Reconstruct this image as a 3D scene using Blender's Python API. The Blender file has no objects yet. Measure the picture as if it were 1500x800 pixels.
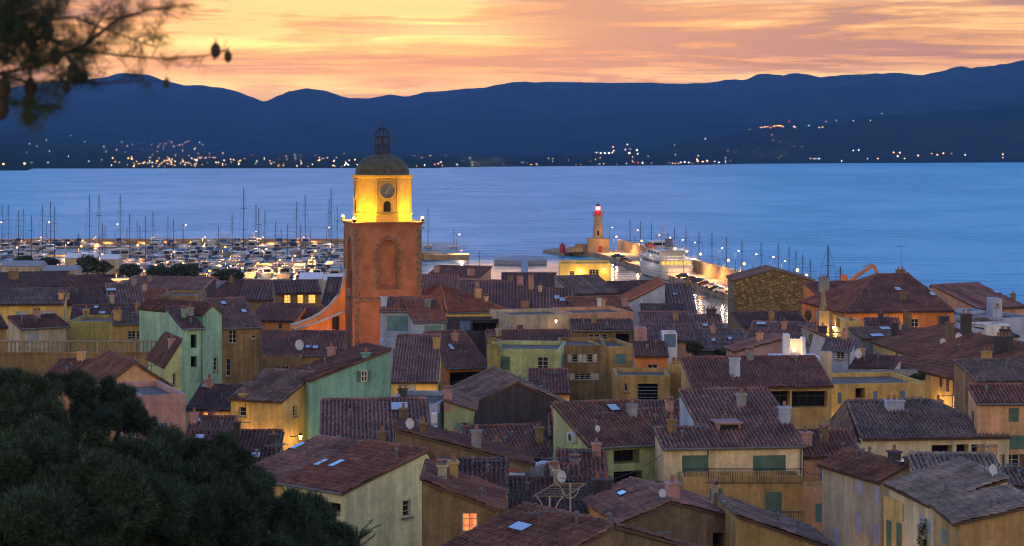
import bpy, bmesh, math, random
from mathutils import Vector, noise
R = math.radians
rnd = random.Random(7)
SC = bpy.context.scene
COL = SC.collection

# ---------------------------------------------------------------- camera
CAMH = 38.0; F = 3000.0; HX = 750.0; HY = 215.0
cam_d = bpy.data.cameras.new('camera'); cam = bpy.data.objects.new('camera', cam_d); COL.objects.link(cam)
cam_d.sensor_width = 36.0; cam_d.lens = 72.0; cam_d.shift_y = -(400 - HY) / 1500.0
cam_d.clip_start = 0.5; cam_d.clip_end = 60000
cam_d.dof.use_dof = True; cam_d.dof.focus_distance = 240; cam_d.dof.aperture_fstop = 2.8
cam.location = (0, 0, CAMH); cam.rotation_euler = (R(90), 0, 0)
SC.camera = cam
SC.render.engine = 'CYCLES'
SC.cycles.use_denoising = True; SC.cycles.pixel_filter_type = 'BLACKMAN_HARRIS'; SC.cycles.filter_width = 1.15
SC.cycles.max_bounces = 5; SC.cycles.diffuse_bounces = 2; SC.cycles.glossy_bounces = 2
SC.cycles.transmission_bounces = 1; SC.cycles.volume_bounces = 0
SC.cycles.sample_clamp_indirect = 3.0
SC.cycles.caustics_reflective = False; SC.cycles.caustics_refractive = False
SC.view_settings.view_transform = 'Standard'; SC.view_settings.look = 'None'
SC.view_settings.gamma = 1.0; SC.view_settings.exposure = 0.2

# ---------------------------------------------------------------- node helpers
class NT:
    def __init__(s, t): s.t = t; s.n = t.nodes; s.l = t.links
    def new(s, ty, **kw):
        n = s.n.new(ty)
        for k, v in kw.items():
            if k.startswith('_'): setattr(n, k[1:], v)
        return n
    def link(s, a, b): s.l.new(a, b)
    def val(s, sock, v):
        if hasattr(v, 'links') or hasattr(v, 'is_linked'): s.l.new(v, sock)
        else: sock.default_value = v
    def math(s, op, a, b=None, c=None, clamp=False):
        n = s.n.new('ShaderNodeMath'); n.operation = op; n.use_clamp = clamp
        s.val(n.inputs[0], a)
        if b is not None: s.val(n.inputs[1], b)
        if c is not None: s.val(n.inputs[2], c)
        return n.outputs[0]
    def mix(s, f, a, b, mode='MIX'):
        n = s.n.new('ShaderNodeMix'); n.data_type = 'RGBA'; n.blend_type = mode
        s.val(n.inputs[0], f); s.val(n.inputs[6], a); s.val(n.inputs[7], b)
        return n.outputs[2]
    def ramp(s, f, stops, interp='LINEAR'):
        n = s.n.new('ShaderNodeValToRGB'); s.l.new(f, n.inputs[0]); cr = n.color_ramp; cr.interpolation = interp
        while len(cr.elements) < len(stops): cr.elements.new(0.5)
        for e, (p, c) in zip(cr.elements, stops):
            e.position = p; e.color = (*c, 1) if len(c) == 3 else c
        return n.outputs[0]
    def noise(s, vec, scale, detail=4, rough=0.55, dist=0.0):
        n = s.n.new('ShaderNodeTexNoise'); s.l.new(vec, n.inputs['Vector'])
        n.inputs['Scale'].default_value = scale; n.inputs['Detail'].default_value = detail
        n.inputs['Roughness'].default_value = rough; n.inputs['Distortion'].default_value = dist
        return n.outputs['Fac']
    def maprange(s, v, a, b, c=0.0, d=1.0, smooth=True):
        n = s.n.new('ShaderNodeMapRange'); n.interpolation_type = 'SMOOTHSTEP' if smooth else 'LINEAR'
        s.val(n.inputs[0], v); n.inputs[1].default_value = a; n.inputs[2].default_value = b
        n.inputs[3].default_value = c; n.inputs[4].default_value = d
        return n.outputs[0]
    def scalevec(s, vec, sc, loc=(0, 0, 0), rot=(0, 0, 0)):
        n = s.n.new('ShaderNodeMapping'); s.l.new(vec, n.inputs[0])
        n.inputs['Scale'].default_value = sc; n.inputs['Location'].default_value = loc; n.inputs['Rotation'].default_value = rot
        return n.outputs[0]

# ---------------------------------------------------------------- world: dusk sky with streaked sunset cloud
SUN_AZ = R(-3.5)       # direction of the set sun, from +Y
w = bpy.data.worlds.new('World'); SC.world = w; w.use_nodes = True
t = NT(w.node_tree); t.n.clear()
tc = t.new('ShaderNodeTexCoord'); sep = t.new('ShaderNodeSeparateXYZ'); t.link(tc.outputs['Generated'], sep.inputs[0])
X, Y, Z = sep.outputs
front = t.maprange(Y, -0.35, 0.95)
zz = t.math('MAXIMUM', Z, 0.0)
zr = t.math('POWER', zz, 0.5)      # sqrt: el 4 deg -> 0.264
warm = t.ramp(zr, [(0.0, (1.3, 0.50, 0.10)), (0.155, (1.25, 0.64, 0.20)), (0.18, (1.0, 0.46, 0.19)), (0.225, (0.80, 0.35, 0.11)), (0.262, (0.62, 0.29, 0.13)), (0.295, (0.62, 0.94, 1.2)),
                   (0.35, (0.20, 0.98, 1.9)), (0.58, (0.09, 0.56, 1.45)), (0.75, (0.08, 0.23, 0.66)), (1.0, (0.07, 0.16, 0.42))])
cold = t.ramp(zr, [(0.0, (1.6, 1.05, 0.55)), (0.25, (2.1, 1.45, 0.75)), (0.45, (1.5, 1.12, 0.74)), (0.66, (0.32, 0.33, 0.48)), (1.0, (0.08, 0.19, 0.52))])
base = t.mix(front, cold, warm)
# cloud streaks (direction space stretched along the horizon)
v1 = t.scalevec(tc.outputs['Generated'], (5.0, 2.0, 62.0), (0.3, 0, 0.4), (0, R(3), 0))
n1 = t.noise(v1, 1.0, 6, 0.6, 0.6)
v2 = t.scalevec(tc.outputs['Generated'], (9.0, 3.0, 150.0), (2.3, 0, 1.4), (0, R(-5), 0))
n2 = t.noise(v2, 1.0, 5, 0.6, 1.2)
v3 = t.scalevec(tc.outputs['Generated'], (3.0, 1.0, 22.0), (7.3, 0, 4.1), (0, R(2), 0))
n3 = t.noise(v3, 1.0, 3, 0.5, 0.4)
cl = t.math('ADD', t.math('MULTIPLY', n1, 0.55), t.math('MULTIPLY', n2, 0.25))
cl = t.math('ADD', cl, t.math('MULTIPLY', n3, 0.35))
dark = t.maprange(cl, 0.555, 0.62)
hi = t.maprange(cl, 0.565, 0.51)
cfade = t.maprange(zz, 0.30, 0.06)
cfr = t.math('MULTIPLY', cfade, t.maprange(Y, 0.2, 0.8))
def spot(cx, cz, wx, wz):
    a = t.math('POWER', t.math('DIVIDE', t.math('SUBTRACT', X, cx), wx), 2.0); b_ = t.math('POWER', t.math('DIVIDE', t.math('SUBTRACT', Z, cz), wz), 2.0)
    return t.math('EXPONENT', t.math('MULTIPLY', t.math('ADD', a, b_), -1.0))
glow = t.math('ADD', t.math('ADD', spot(-.033, .056, .045, .005), spot(-.13, .026, .07, .006)), t.math('ADD', t.math('MULTIPLY', spot(-.13, .050, .05, .003), .6), t.math('MULTIPLY', spot(.17, .033, .12, .004), .6)), clamp=True)
glow = t.math('MULTIPLY', glow, t.maprange(cl, .64, .52, .35, 1.0), clamp=True)
hiC = (1.30, 0.74, 0.26, 1)
dkC = t.mix(t.maprange(zz, 0.03, 0.06), (0.36, 0.17, 0.13, 1), (0.30, 0.16, 0.15, 1))
c1 = t.mix(t.math('MULTIPLY', t.math('MULTIPLY', hi, cfr), 0.7), base, hiC)
c2 = t.mix(t.math('MULTIPLY', t.math('MULTIPLY', dark, cfr), 0.92), c1, dkC)
c2 = t.mix(glow, c2, (1.8, 1.35, 0.42, 1))
sky = t.new('ShaderNodeTexSky'); sky.sky_type = 'NISHITA'; sky.sun_disc = False
sky.sun_elevation = R(1.5); sky.sun_rotation = SUN_AZ
skym = t.mix(1.0, sky.outputs[0], (0.03, 0.03, 0.03, 1), 'MULTIPLY')
tot = t.mix(1.0, t.mix(1.0, c2, (1, 1, 1, 1), 'MULTIPLY'), skym, 'ADD')
bg = t.new('ShaderNodeBackground'); t.link(tot, bg.inputs[0]); bg.inputs[1].default_value = 1.0
WORLD_BG = bg
out = t.new('ShaderNodeOutputWorld'); t.link(bg.outputs[0], out.inputs[0])
# last light of the set sun, a broad soft glow from just over the hills
sl = bpy.data.lights.new('sun', 'SUN'); sl.energy = 0.04; sl.angle = R(20); sl.color = (1.0, 0.5, 0.25)
so = bpy.data.objects.new('sun', sl); COL.objects.link(so)
so.rotation_euler = (R(90 - 6) * -1, 0, -SUN_AZ); so.location = (0, 0, 200)

# ---------------------------------------------------------------- materials
M = {}
def newmat(name):
    m = bpy.data.materials.new(name); m.use_nodes = True; nt = NT(m.node_tree); nt.n.clear()
    o = nt.new('ShaderNodeOutputMaterial'); b = nt.new('ShaderNodeBsdfPrincipled'); nt.link(b.outputs[0], o.inputs[0])
    return m, nt, b
def plain(name, c, rough=0.7, metal=0.0, vary=0.25, scale=1.5, bump=0.0):
    m, t, b = newmat(name); tc = t.new('ShaderNodeTexCoord'); v = tc.outputs['Object']
    n = t.noise(v, scale, 5, 0.6)
    f = t.maprange(n, 0.3, 0.7, 1 - vary, 1 + vary * .6)
    cc = t.mix(1.0, (*c, 1), t.ramp(f, [(0, (0, 0, 0)), (1, (1, 1, 1))]) if 0 else t.comb(f), 'MULTIPLY')
    t.link(cc, b.inputs['Base Color']); b.inputs['Roughness'].default_value = rough; b.inputs['Metallic'].default_value = metal
    if bump:
        bn = t.new('ShaderNodeBump'); bn.inputs['Strength'].default_value = bump; bn.inputs['Distance'].default_value = 0.05
        t.link(t.noise(v, scale * 8, 4, 0.6), bn.inputs['Height']); t.link(bn.outputs[0], b.inputs['Normal'])
    M[name] = m; return m
def comb(s, f):
    n = s.n.new('ShaderNodeCombineColor')
    for i in range(3): s.l.new(f, n.inputs[i])
    return n.outputs[0]
NT.comb = comb
def emis(name, c, s):
    m = bpy.data.materials.new(name); m.use_nodes = True; t = NT(m.node_tree); t.n.clear()
    o = t.new('ShaderNodeOutputMaterial'); e = t.new('ShaderNodeEmission'); e.inputs[0].default_value = (*c, 1); e.inputs[1].default_value = s
    t.link(e.outputs[0], o.inputs[0]); M[name] = m; return m
def wallmat(name, c, dirt=0.5):
    m, t, b = newmat('wall_' + name); tc = t.new('ShaderNodeTexCoord'); v = tc.outputs['Object']
    n1 = t.noise(v, 0.35, 6, 0.65, 0.5)
    st = t.noise(t.scalevec(v, (1.6, 1.6, 0.16)), 1.0, 6, 0.7, 0.3)
    n2 = t.noise(v, 3.5, 6, 0.7)
    f = t.math('MULTIPLY', t.maprange(n1, 0.32, 0.68, (1 - dirt * .55) * 1.25, 1.36), t.maprange(st, 0.36, 0.66, 1 - dirt * .5, 1.10))
    f = t.math('MULTIPLY', f, t.maprange(n2, 0.3, 0.7, 1 - dirt * .28, 1.1))
    patch = t.maprange(t.noise(v, 0.7, 7, 0.72, 1.0), 0.60, 0.66)
    c0 = t.mix(1.0, (*c, 1), t.comb(f), 'MULTIPLY')
    gy = sum(c) / 3
    c0 = t.mix(t.math('MULTIPLY', patch, 0.45 * dirt), c0, (gy * .62, gy * .58, gy * .5, 1))
    t.link(c0, b.inputs['Base Color']); b.inputs['Roughness'].default_value = 0.9
    bn = t.new('ShaderNodeBump'); bn.inputs['Strength'].default_value = 0.5; bn.inputs['Distance'].default_value = 0.04
    t.link(t.noise(v, 6, 6, 0.7), bn.inputs['Height']); t.link(bn.outputs[0], b.inputs['Normal'])
    M[name] = m
def tilemat(name, a, bb, cc, moss=0.4):
    m, t, b = newmat('tiles_' + name); tc = t.new('ShaderNodeTexCoord'); v = tc.outputs['Object']
    wn = t.new('ShaderNodeTexWhiteNoise'); wn.noise_dimensions = '2D'; t.link(tc.outputs['UV'], wn.inputs['Vector'])
    col = t.ramp(wn.outputs['Value'], [(0.0, a), (0.45, bb), (0.88, tuple((x + y) / 2 for x, y in zip(bb, cc))), (0.96, cc), (1.0, tuple(x * .6 for x in a))])
    big = t.noise(v, 0.55, 5, 0.65, 0.4)
    f = t.maprange(big, 0.32, 0.68, 0.48, 1.05)
    col = t.mix(1.0, col, t.comb(f), 'MULTIPLY')
    pl_ = t.maprange(t.noise(v, 2.6, 6, 0.8, 1.0), 0.58, 0.66); col = t.mix(t.math('MULTIPLY', pl_, .45), col, (0.40, 0.31, 0.24, 1))
    g = t.maprange(t.noise(v, 1.7, 7, 0.75, 0.6), 0.52, 0.68)
    col = t.mix(t.math('MULTIPLY', g, moss), col, (0.10, 0.075, 0.06, 1))
    t.link(col, b.inputs['Base Color']); b.inputs['Roughness'].default_value = 0.72
    bn = t.new('ShaderNodeBump'); bn.inputs['Strength'].default_value = 0.35; bn.inputs['Distance'].default_value = 0.02
    t.link(t.noise(v, 14, 4, 0.7), bn.inputs['Height']); t.link(bn.outputs[0], b.inputs['Normal'])
    M[name] = m
for nme, c, d in [('yellow', (.62, .42, .13), .45), ('ochre', (.48, .31, .11), .55), ('olive', (.34, .30, .10), .6), ('green', (.26, .46, .33), .45), ('mint', (.20, .42, .32), .5),
                  ('palegreen', (.62, .64, .36), .4), ('cream', (.68, .56, .34), .45), ('beige', (.45, .38, .27), .5), ('grey', (.26, .27, .28), .5), ('bluegrey', (.36, .42, .55), .35),
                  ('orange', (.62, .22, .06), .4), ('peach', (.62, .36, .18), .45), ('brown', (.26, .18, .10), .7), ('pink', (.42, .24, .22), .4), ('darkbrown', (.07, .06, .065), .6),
                  ('white', (.66, .66, .68), .35), ('brightyellow', (.80, .55, .14), .25), ('umber', (.30, .20, .085), .7), ('lime', (.42, .48, .22), .5), ('salmon', (.50, .27, .17), .4)]:
    wallmat(nme, c, d)
tilemat('brown_t', (.16, .065, .045), (.24, .095, .06), (.36, .19, .13))
tilemat('grey_t', (.17, .11, .09), (.24, .15, .12), (.40, .30, .25), .4)
tilemat('red_t', (.19, .065, .045), (.29, .10, .065), (.40, .21, .14), .4)
tilemat('slate_t', (.22, .17, .15), (.31, .25, .22), (.46, .40, .35), .35)
tilemat('terra_t', (.30, .09, .035), (.44, .14, .06), (.55, .24, .12), .15)
tilemat('dark_t', (.10, .045, .035), (.15, .06, .045), (.24, .13, .10), .4)
tilemat('violet_t', (.22, .10, .085), (.31, .15, .12), (.44, .28, .24), .3)
plain('stone', (.30, .24, .14), .9); plain('quay', (.34, .25, .17), .9, vary=.4, scale=.2, bump=.3); plain('wood', (.12, .07, .04), .7)
plain('metal', (.35, .36, .38), .45, .7); plain('dark', (.03, .03, .033), .6); plain('white_paint', (.78, .78, .80), .5, vary=.1); plain('boat_white', (.40, .38, .37), .35, vary=.35, scale=.2); plain('white_hull', (.62, .60, .58), .35, vary=.1)
plain('blue_hull', (.05, .08, .18), .3, vary=.1); plain('canvas', (.10, .14, .30), .8); plain('grey_slab', (.30, .33, .38), .85); plain('terrace_floor', (.17, .125, .10), .9, vary=.4, scale=.8); plain('dish', (.62, .64, .68), .5, vary=.1)
plain('sh_green', (.10, .20, .15), .65); plain('sh_blue', (.12, .22, .38), .65); plain('sh_teal', (.14, .30, .30), .65); plain('sh_cream', (.62, .58, .48), .6); plain('sh_lav', (.42, .42, .56), .6)
plain('sh_brown', (.16, .08, .05), .7); plain('sh_grey', (.40, .44, .48), .7); plain('red_paint', (.45, .03, .03), .5); plain('pot', (.34, .15, .09), .9); plain('lead', (.16, .17, .18), .7)
plain('excav', (.70, .20, .03), .5); plain('tree_bark', (.055, .04, .03), .9, bump=.5); plain('street', (.10, .09, .08), .9, scale=.3, bump=.2); plain('dome', (.085, .085, .06), .85, vary=.4)
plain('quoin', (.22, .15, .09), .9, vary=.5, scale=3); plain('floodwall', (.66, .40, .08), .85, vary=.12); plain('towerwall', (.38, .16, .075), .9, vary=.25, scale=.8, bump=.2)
plain('orange_cloth', (.50, .10, .05), .8); plain('sea_wall', (.42, .28, .16), .9, vary=.3, scale=.4); plain('green_paint', (.05, .30, .20), .6)
plain('car_dark', (.03, .03, .04), .25); plain('car_white', (.7, .7, .7), .25); plain('car_red', (.35, .06, .03), .3)
def stone_wall():
    m, t, b = newmat('rubble_stone'); tc = t.new('ShaderNodeTexCoord'); v = t.scalevec(tc.outputs['Object'], (1, 1, 1.5))
    vo = t.new('ShaderNodeTexVoronoi'); t.link(v, vo.inputs['Vector']); vo.inputs['Scale'].default_value = 2.1
    ve = t.new('ShaderNodeTexVoronoi'); ve.feature = 'DISTANCE_TO_EDGE'; t.link(v, ve.inputs['Vector']); ve.inputs['Scale'].default_value = 2.1
    col = t.ramp(vo.outputs['Color'], [(0, (.14, .09, .035)), (.5, (.30, .20, .07)), (1, (.48, .34, .15))])
    e = t.maprange(ve.outputs['Distance'], 0.0, 0.09)
    col = t.mix(e, (.10, .075, .04, 1), col)
    t.link(col, b.inputs['Base Color']); b.inputs['Roughness'].default_value = .9
    bn = t.new('ShaderNodeBump'); bn.inputs['Strength'].default_value = .8; bn.inputs['Distance'].default_value = .12
    t.link(e, bn.inputs['Height']); t.link(bn.outputs[0], b.inputs['Normal']); M['rubble'] = m
stone_wall()
m, t, b = newmat('glass'); b.inputs['Base Color'].default_value = (.02, .025, .03, 1); b.inputs['Roughness'].default_value = .12; M['glass'] = m
m, t, b = newmat('skylight_glass'); b.inputs['Base Color'].default_value = (.62, .62, .64, 1); b.inputs['Roughness'].default_value = .1; b.inputs['Metallic'].default_value = .45; M['skyglass'] = m
m, t, b = newmat('interior'); b.inputs['Base Color'].default_value = (.012, .010, .010, 1); b.inputs['Roughness'].default_value = .9; M['interior'] = m
emis('lamp_warm', (1, .45, .12), 7); emis('lamp_white', (1, .66, .36), 10); emis('lamp_orange', (1, .34, .07), 7); emis('lamp_red', (1, .04, .03), 30)
emis('lamp_house', (1, .55, .2), 12); emis('far_orange', (1, .38, .10), 10); emis('far_white', (1, .82, .58), 10); emis('far_red', (1, .05, .05), 8)
def litmat(name, a, bcol, s):
    m = bpy.data.materials.new(name); m.use_nodes = True; t = NT(m.node_tree); t.n.clear()
    o = t.new('ShaderNodeOutputMaterial'); e = t.new('ShaderNodeEmission'); tc = t.new('ShaderNodeTexCoord')
    n = t.noise(t.scalevec(tc.outputs['Object'], (1, 1, .35)), 3.0, 3, .5)
    t.link(t.ramp(n, [(.3, a), (.6, bcol)]), e.inputs[0]); e.inputs[1].default_value = s; t.link(e.outputs[0], o.inputs[0]); M[name] = m
litmat('lit_yellow', (.9, .30, .03), (1, .62, .12), 1.3); litmat('lit_orange', (.8, .12, .03), (1, .48, .16), 1.1); litmat('lit_bright', (1, .55, .16), (1, .72, .30), 3.0)

# ---------------------------------------------------------------- mesh helpers
def at(px, py, Y): return Vector(((px - HX) / F * Y, Y, CAMH - (py - HY) / F * Y))
class MB:
    def __init__(s): s.v = []; s.f = []; s.uv = None
    def add(s, vs, fs):
        k = len(s.v); s.v += [tuple(p) for p in vs]; s.f += [tuple(k + i for i in f) for f in fs]
    def box(s, c, sz, ax=None):
        """c centre; ax = (ux,uy,uz) unit vectors"""
        if ax is None: ax = (Vector((1, 0, 0)), Vector((0, 1, 0)), Vector((0, 0, 1)))
        c = Vector(c); a, b, d = (ax[i] * (sz[i] / 2) for i in range(3))
        p = [c + i * a + j * b + k * d for k in (-1, 1) for j in (-1, 1) for i in (-1, 1)]
        s.add(p, [(0, 2, 3, 1), (4, 5, 7, 6), (0, 1, 5, 4), (2, 6, 7, 3), (0, 4, 6, 2), (1, 3, 7, 5)])
    def tube(s, pts, r, n=6, r1=None, cap=True):
        pts = [Vector(p) for p in pts]; m = len(pts); k = len(s.v)
        for i, p in enumerate(pts):
            d = (pts[min(i + 1, m - 1)] - pts[max(i - 1, 0)]); d = d.normalized() if d.length > 1e-9 else Vector((0, 0, 1))
            a = d.cross(Vector((0, 0, 1)) if abs(d.z) < .9 else Vector((1, 0, 0))).normalized(); b = d.cross(a)
            rr = r if r1 is None else r + (r1 - r) * i / max(1, m - 1)
            for j in range(n):
                q = p + (a * math.cos(2 * math.pi * j / n) + b * math.sin(2 * math.pi * j / n)) * rr; s.v.append(tuple(q))
        for i in range(m - 1):
            for j in range(n):
                s.f.append((k + i * n + j, k + i * n + (j + 1) % n, k + (i + 1) * n + (j + 1) % n, k + (i + 1) * n + j))
        if cap: s.f.append(tuple(k + j for j in range(n))[::-1]); s.f.append(tuple(k + (m - 1) * n + j for j in range(n)))
    def lathe(s, c, prof, n=16, a0=0):
        c = Vector(c); k = len(s.v); m = len(prof)
        for r, z in prof:
            for j in range(n):
                a = a0 + 2 * math.pi * j / n; s.v.append((c.x + r * math.cos(a), c.y + r * math.sin(a), c.z + z))
        for i in range(m - 1):
            for j in range(n): s.f.append((k + i * n + j, k + i * n + (j + 1) % n, k + (i + 1) * n + (j + 1) % n, k + (i + 1) * n + j))
        s.f.append(tuple(k + j for j in range(n))[::-1]); s.f.append(tuple(k + (m - 1) * n + j for j in range(n)))
    def build(s, name, mat, parent=None, smooth=False, fix=False):
        me = bpy.data.meshes.new(name); me.from_pydata(s.v, [], s.f)
        if s.uv:
            uvl = me.uv_layers.new(name='UVMap'); flat = []
            for f, uv in zip(s.f, s.uv): flat += list(uv) * len(f)
            uvl.data.foreach_set('uv', flat)
        if smooth: me.polygons.foreach_set('use_smooth', [True] * len(me.polygons))
        if fix:
            bm = bmesh.new(); bm.from_mesh(me); bmesh.ops.recalc_face_normals(bm, faces=bm.faces); bm.to_mesh(me); bm.free()
        me.materials.append(M[mat] if isinstance(mat, str) else mat); me.update()
        o = bpy.data.objects.new(name, me); COL.objects.link(o)
        if parent is not None: o.parent = parent; o.location = Vector((0, 0, 0)) - Vector(parent.get('_org', (0, 0, 0))) if False else (0, 0, 0)
        return o
def tag(o, label=None, cat=None, group=None, kind=None):
    for k, v in (('label', label), ('category', cat), ('group', group), ('kind', kind)):
        if v: o[k] = v
    return o
def empty(name, label, cat, group=None):
    o = bpy.data.objects.new(name, None); COL.objects.link(o); o.empty_display_size = .2
    return tag(o, label, cat, group)
def recenter(root, loc):
    """put the empty at the base of the thing; the parts keep their place"""
    loc = Vector(loc); root.location = loc
    for ch in root.children: 
        ch.location = ch.location - loc
def copy_tree(o, parent=None):
    c = o.copy(); COL.objects.link(c)
    if parent is not None: c.parent = parent
    for ch in list(o.children): copy_tree(ch, c)
    return c
def plight(loc, e, col=(1, .55, .2), r=.2, parent=None, name='lamp_light'):
    l = bpy.data.lights.new(name, 'POINT'); l.energy = e; l.color = col; l.shadow_soft_size = r
    o = bpy.data.objects.new(name, l); COL.objects.link(o); o.location = loc
    if parent is not None: o.parent = parent
    return o
def interp(tab, x):
    if x <= tab[0][0]: return tab[0][1]
    for (a, b), (c, d) in zip(tab, tab[1:]):
        if x <= c: return b + (d - b) * (x - a) / (c - a)
    return tab[-1][1]
# ---------------------------------------------------------------- setting
GT = [(-80, 34), (20, 31), (50, 22), (75, 14), (105, 11), (230, 6.5), (330, 3.2), (400, 1.8), (2000, 1.6)]
CT = [(-400, 590), (-22, 560), (-12, 430), (30, 425), (80, 425), (400, 420)]
def ground(x, y): return interp(GT, y)
def coast(x): return interp(CT, x)
def sheet(name, mat, kind, xs, ys, fn):
    m = MB(); m.v = [(x, y, fn(x, y)) for y in ys for x in xs]; n = len(xs)
    m.f = [(j * n + i, j * n + i + 1, (j + 1) * n + i + 1, (j + 1) * n + i) for j in range(len(ys) - 1) for i in range(n - 1)]
    o = m.build(name, mat, smooth=True); o['kind'] = kind; return o
def gz(x, y):
    c = coast(x); return ground(x, y) if y < c else -4.0
sheet('ground', 'street', 'structure', [-400 + i * 8 for i in range(101)], [-80 + j * 5 for j in range(150)], gz)
# sea: open water ruffled, inner harbour calm
m, t, b = newmat('sea_water'); tc = t.new('ShaderNodeTexCoord'); v = tc.outputs['Object']
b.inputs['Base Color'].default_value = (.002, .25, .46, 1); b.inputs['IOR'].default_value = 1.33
sp = t.new('ShaderNodeSeparateXYZ'); t.link(v, sp.inputs[0])
# calm mask: south of a line along the quay
qy = t.math('ADD', t.math('MULTIPLY', sp.outputs[0], -7.2), 965.0)
calm = t.maprange(t.math('SUBTRACT', qy, sp.outputs[1]), -12, 12)
calm0 = t.math('MULTIPLY', calm, t.maprange(sp.outputs[1], 760, 640)); calm0 = t.math('MULTIPLY', calm0, t.maprange(sp.outputs[0], -26, -12))
calm = t.math('MULTIPLY', calm, t.maprange(sp.outputs[1], 700, 660))
calm = t.math('MULTIPLY', calm, t.maprange(sp.outputs[0], -30, -20))
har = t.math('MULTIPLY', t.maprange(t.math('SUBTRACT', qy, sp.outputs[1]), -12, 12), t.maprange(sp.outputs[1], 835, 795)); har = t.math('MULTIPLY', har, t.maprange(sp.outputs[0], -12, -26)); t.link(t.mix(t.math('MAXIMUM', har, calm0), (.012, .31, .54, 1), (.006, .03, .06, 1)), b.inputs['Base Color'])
ru = t.mix(calm, (.36, .36, .36, 1), (.10, .10, .10, 1)); t.link(ru, b.inputs['Roughness'])
patch = t.noise(t.scalevec(v, (.004, .0011, 1)), 1.0, 5, .6, .6)
patch2 = t.noise(t.scalevec(v, (.010, .010, 1)), 1.0, 7, .72, .5)
w1 = t.noise(t.scalevec(v, (.035, .10, 1)), 1.0, 4, .6, .3)
w2 = t.noise(t.scalevec(v, (.25, .5, 1)), 1.0, 4, .6, .3)
hgt = t.math('ADD', t.math('MULTIPLY', w1, 6.5), t.math('MULTIPLY', w2, .8))
bn = t.new('ShaderNodeBump'); bn.inputs['Distance'].default_value = 1.0
t.link(hgt, bn.inputs['Height']); t.link(t.math('MULTIPLY', t.math('SUBTRACT', 1.0, t.math('MULTIPLY', calm, .93)), t.maprange(t.math('ADD', t.math('MULTIPLY', patch, .4), t.math('MULTIPLY', patch2, .6)), .42, .58, .25, 1.3)), bn.inputs['Strength'])
t.link(bn.outputs[0], b.inputs['Normal']); M['sea'] = m
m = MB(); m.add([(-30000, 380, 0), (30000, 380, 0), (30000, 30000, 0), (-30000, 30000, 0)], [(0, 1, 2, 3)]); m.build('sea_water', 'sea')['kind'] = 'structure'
# far land: shore plain, foothills, high ridge
m, t, b = newmat('forest_hills'); tc = t.new('ShaderNodeTexCoord'); v = tc.outputs['Object']
t.link(t.ramp(t.noise(v, .006, 8, .7), [(.3, (.012, .022, .012)), (.7, (.035, .05, .025))]), b.inputs['Base Color']); b.inputs['Roughness'].default_value = 1.0
b.inputs['Specular IOR Level'].default_value = 0.0
M['hills'] = m
R1 = [(-900, 150), (-300, 120), (0, 132), (60, 122), (120, 117), (180, 112), (215, 115), (240, 121), (270, 127), (300, 126), (340, 133), (365, 142), (388, 149), (405, 143), (425, 137), (450, 133), (480, 136), (510, 143), (540, 145),
      (570, 141), (600, 144), (640, 138), (670, 134), (700, 130), (740, 124), (800, 121), (870, 122), (950, 120), (1000, 122), (1060, 119), (1090, 121), (1110, 115), (1130, 111), (1170, 110), (1200, 115),
      (1240, 111), (1260, 109), (1310, 106), (1350, 109), (1380, 105), (1410, 100), (1440, 101), (1470, 98), (1500, 96), (1800, 110), (2400, 140)]
R2 = [(-900, 190), (-200, 180), (0, 190), (60, 196), (130, 206), (230, 224), (330, 234), (700, 236), (850, 232), (900, 225), (960, 213), (1000, 204), (1040, 199), (1100, 188), (1140, 178), (1160, 177), (1180, 184), (1230, 180), (1260, 170), (1300, 166),
      (1380, 164), (1420, 162), (1460, 155), (1500, 150), (1900, 160), (2400, 190)]
SH = [(-900, 3400), (-20, 3260), (40, 3270), (48, 3560), (640, 3640), (655, 3800), (1000, 4200), (1100, 4560), (1500, 4957), (2400, 5200)]
def far_z(px, Y):
    ys = interp(SH, px); r1 = CAMH + (HY - interp(R1, px)) / F * 12500; r2 = max(14, CAMH + (HY - interp(R2, px)) / F * 6300)
    tab = [(ys - 60, -6), (ys, 1.5), (ys + 250, 5), (ys + 700, 12), (6000 if ys < 5200 else 6200, r2 * .80), (6300, r2), (7000, r2 * .72 + 8), (9500, r1 * .55), (11700, r1 * .92), (12500, r1), (13500, r1 * .85), (16000, r1 * .4)]
    z = interp(tab, Y); x = (px - HX) / F * Y
    k = min(1, max(0, (Y - ys - 200) / 1500))
    z += k * z * .30 * (noise.fractal(Vector((x / 900, Y / 700, 3.1)), 1.0, 2.0, 5)) * min(1, .07 + min(abs(Y - 12500), abs(Y - 6300)) / 1600)
    z += k * 3.0 * noise.noise(Vector((x / 40, Y / 60, .5)))
    return z
cols = list(range(-900, 0, 25)) + [i * 3 for i in range(500)] + list(range(1500, 2401, 25))
def yrow(px, k, n=46):
    ys = interp(SH, px); tt = k / n
    if tt < .3: return ys - 60 + (800) * tt / .3
    return ys + 740 + (14800 - ys) * (tt - .3) / .7
far = MB(); nr = 60
for k in range(nr + 1):
    for px in cols:
        Yv = yrow(px, k, nr); far.v.append(((px - HX) / F * Yv, Yv, far_z(px, Yv)))
nc = len(cols)
far.f = [(j * nc + i, j * nc + i + 1, (j + 1) * nc + i + 1, (j + 1) * nc + i) for j in range(nr) for i in range(nc - 1)]
far.build('hills', 'hills', smooth=True)['kind'] = 'structure'
def on_far(px, py, extra=4.0):
    ys = interp(SH, px); Yv = ys + 15
    while Yv < 12000:
        p = at(px, py, Yv)
        if p.z <= far_z(px, Yv) + extra: return p
        Yv += 20
    return at(px, py, ys + 60)
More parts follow.
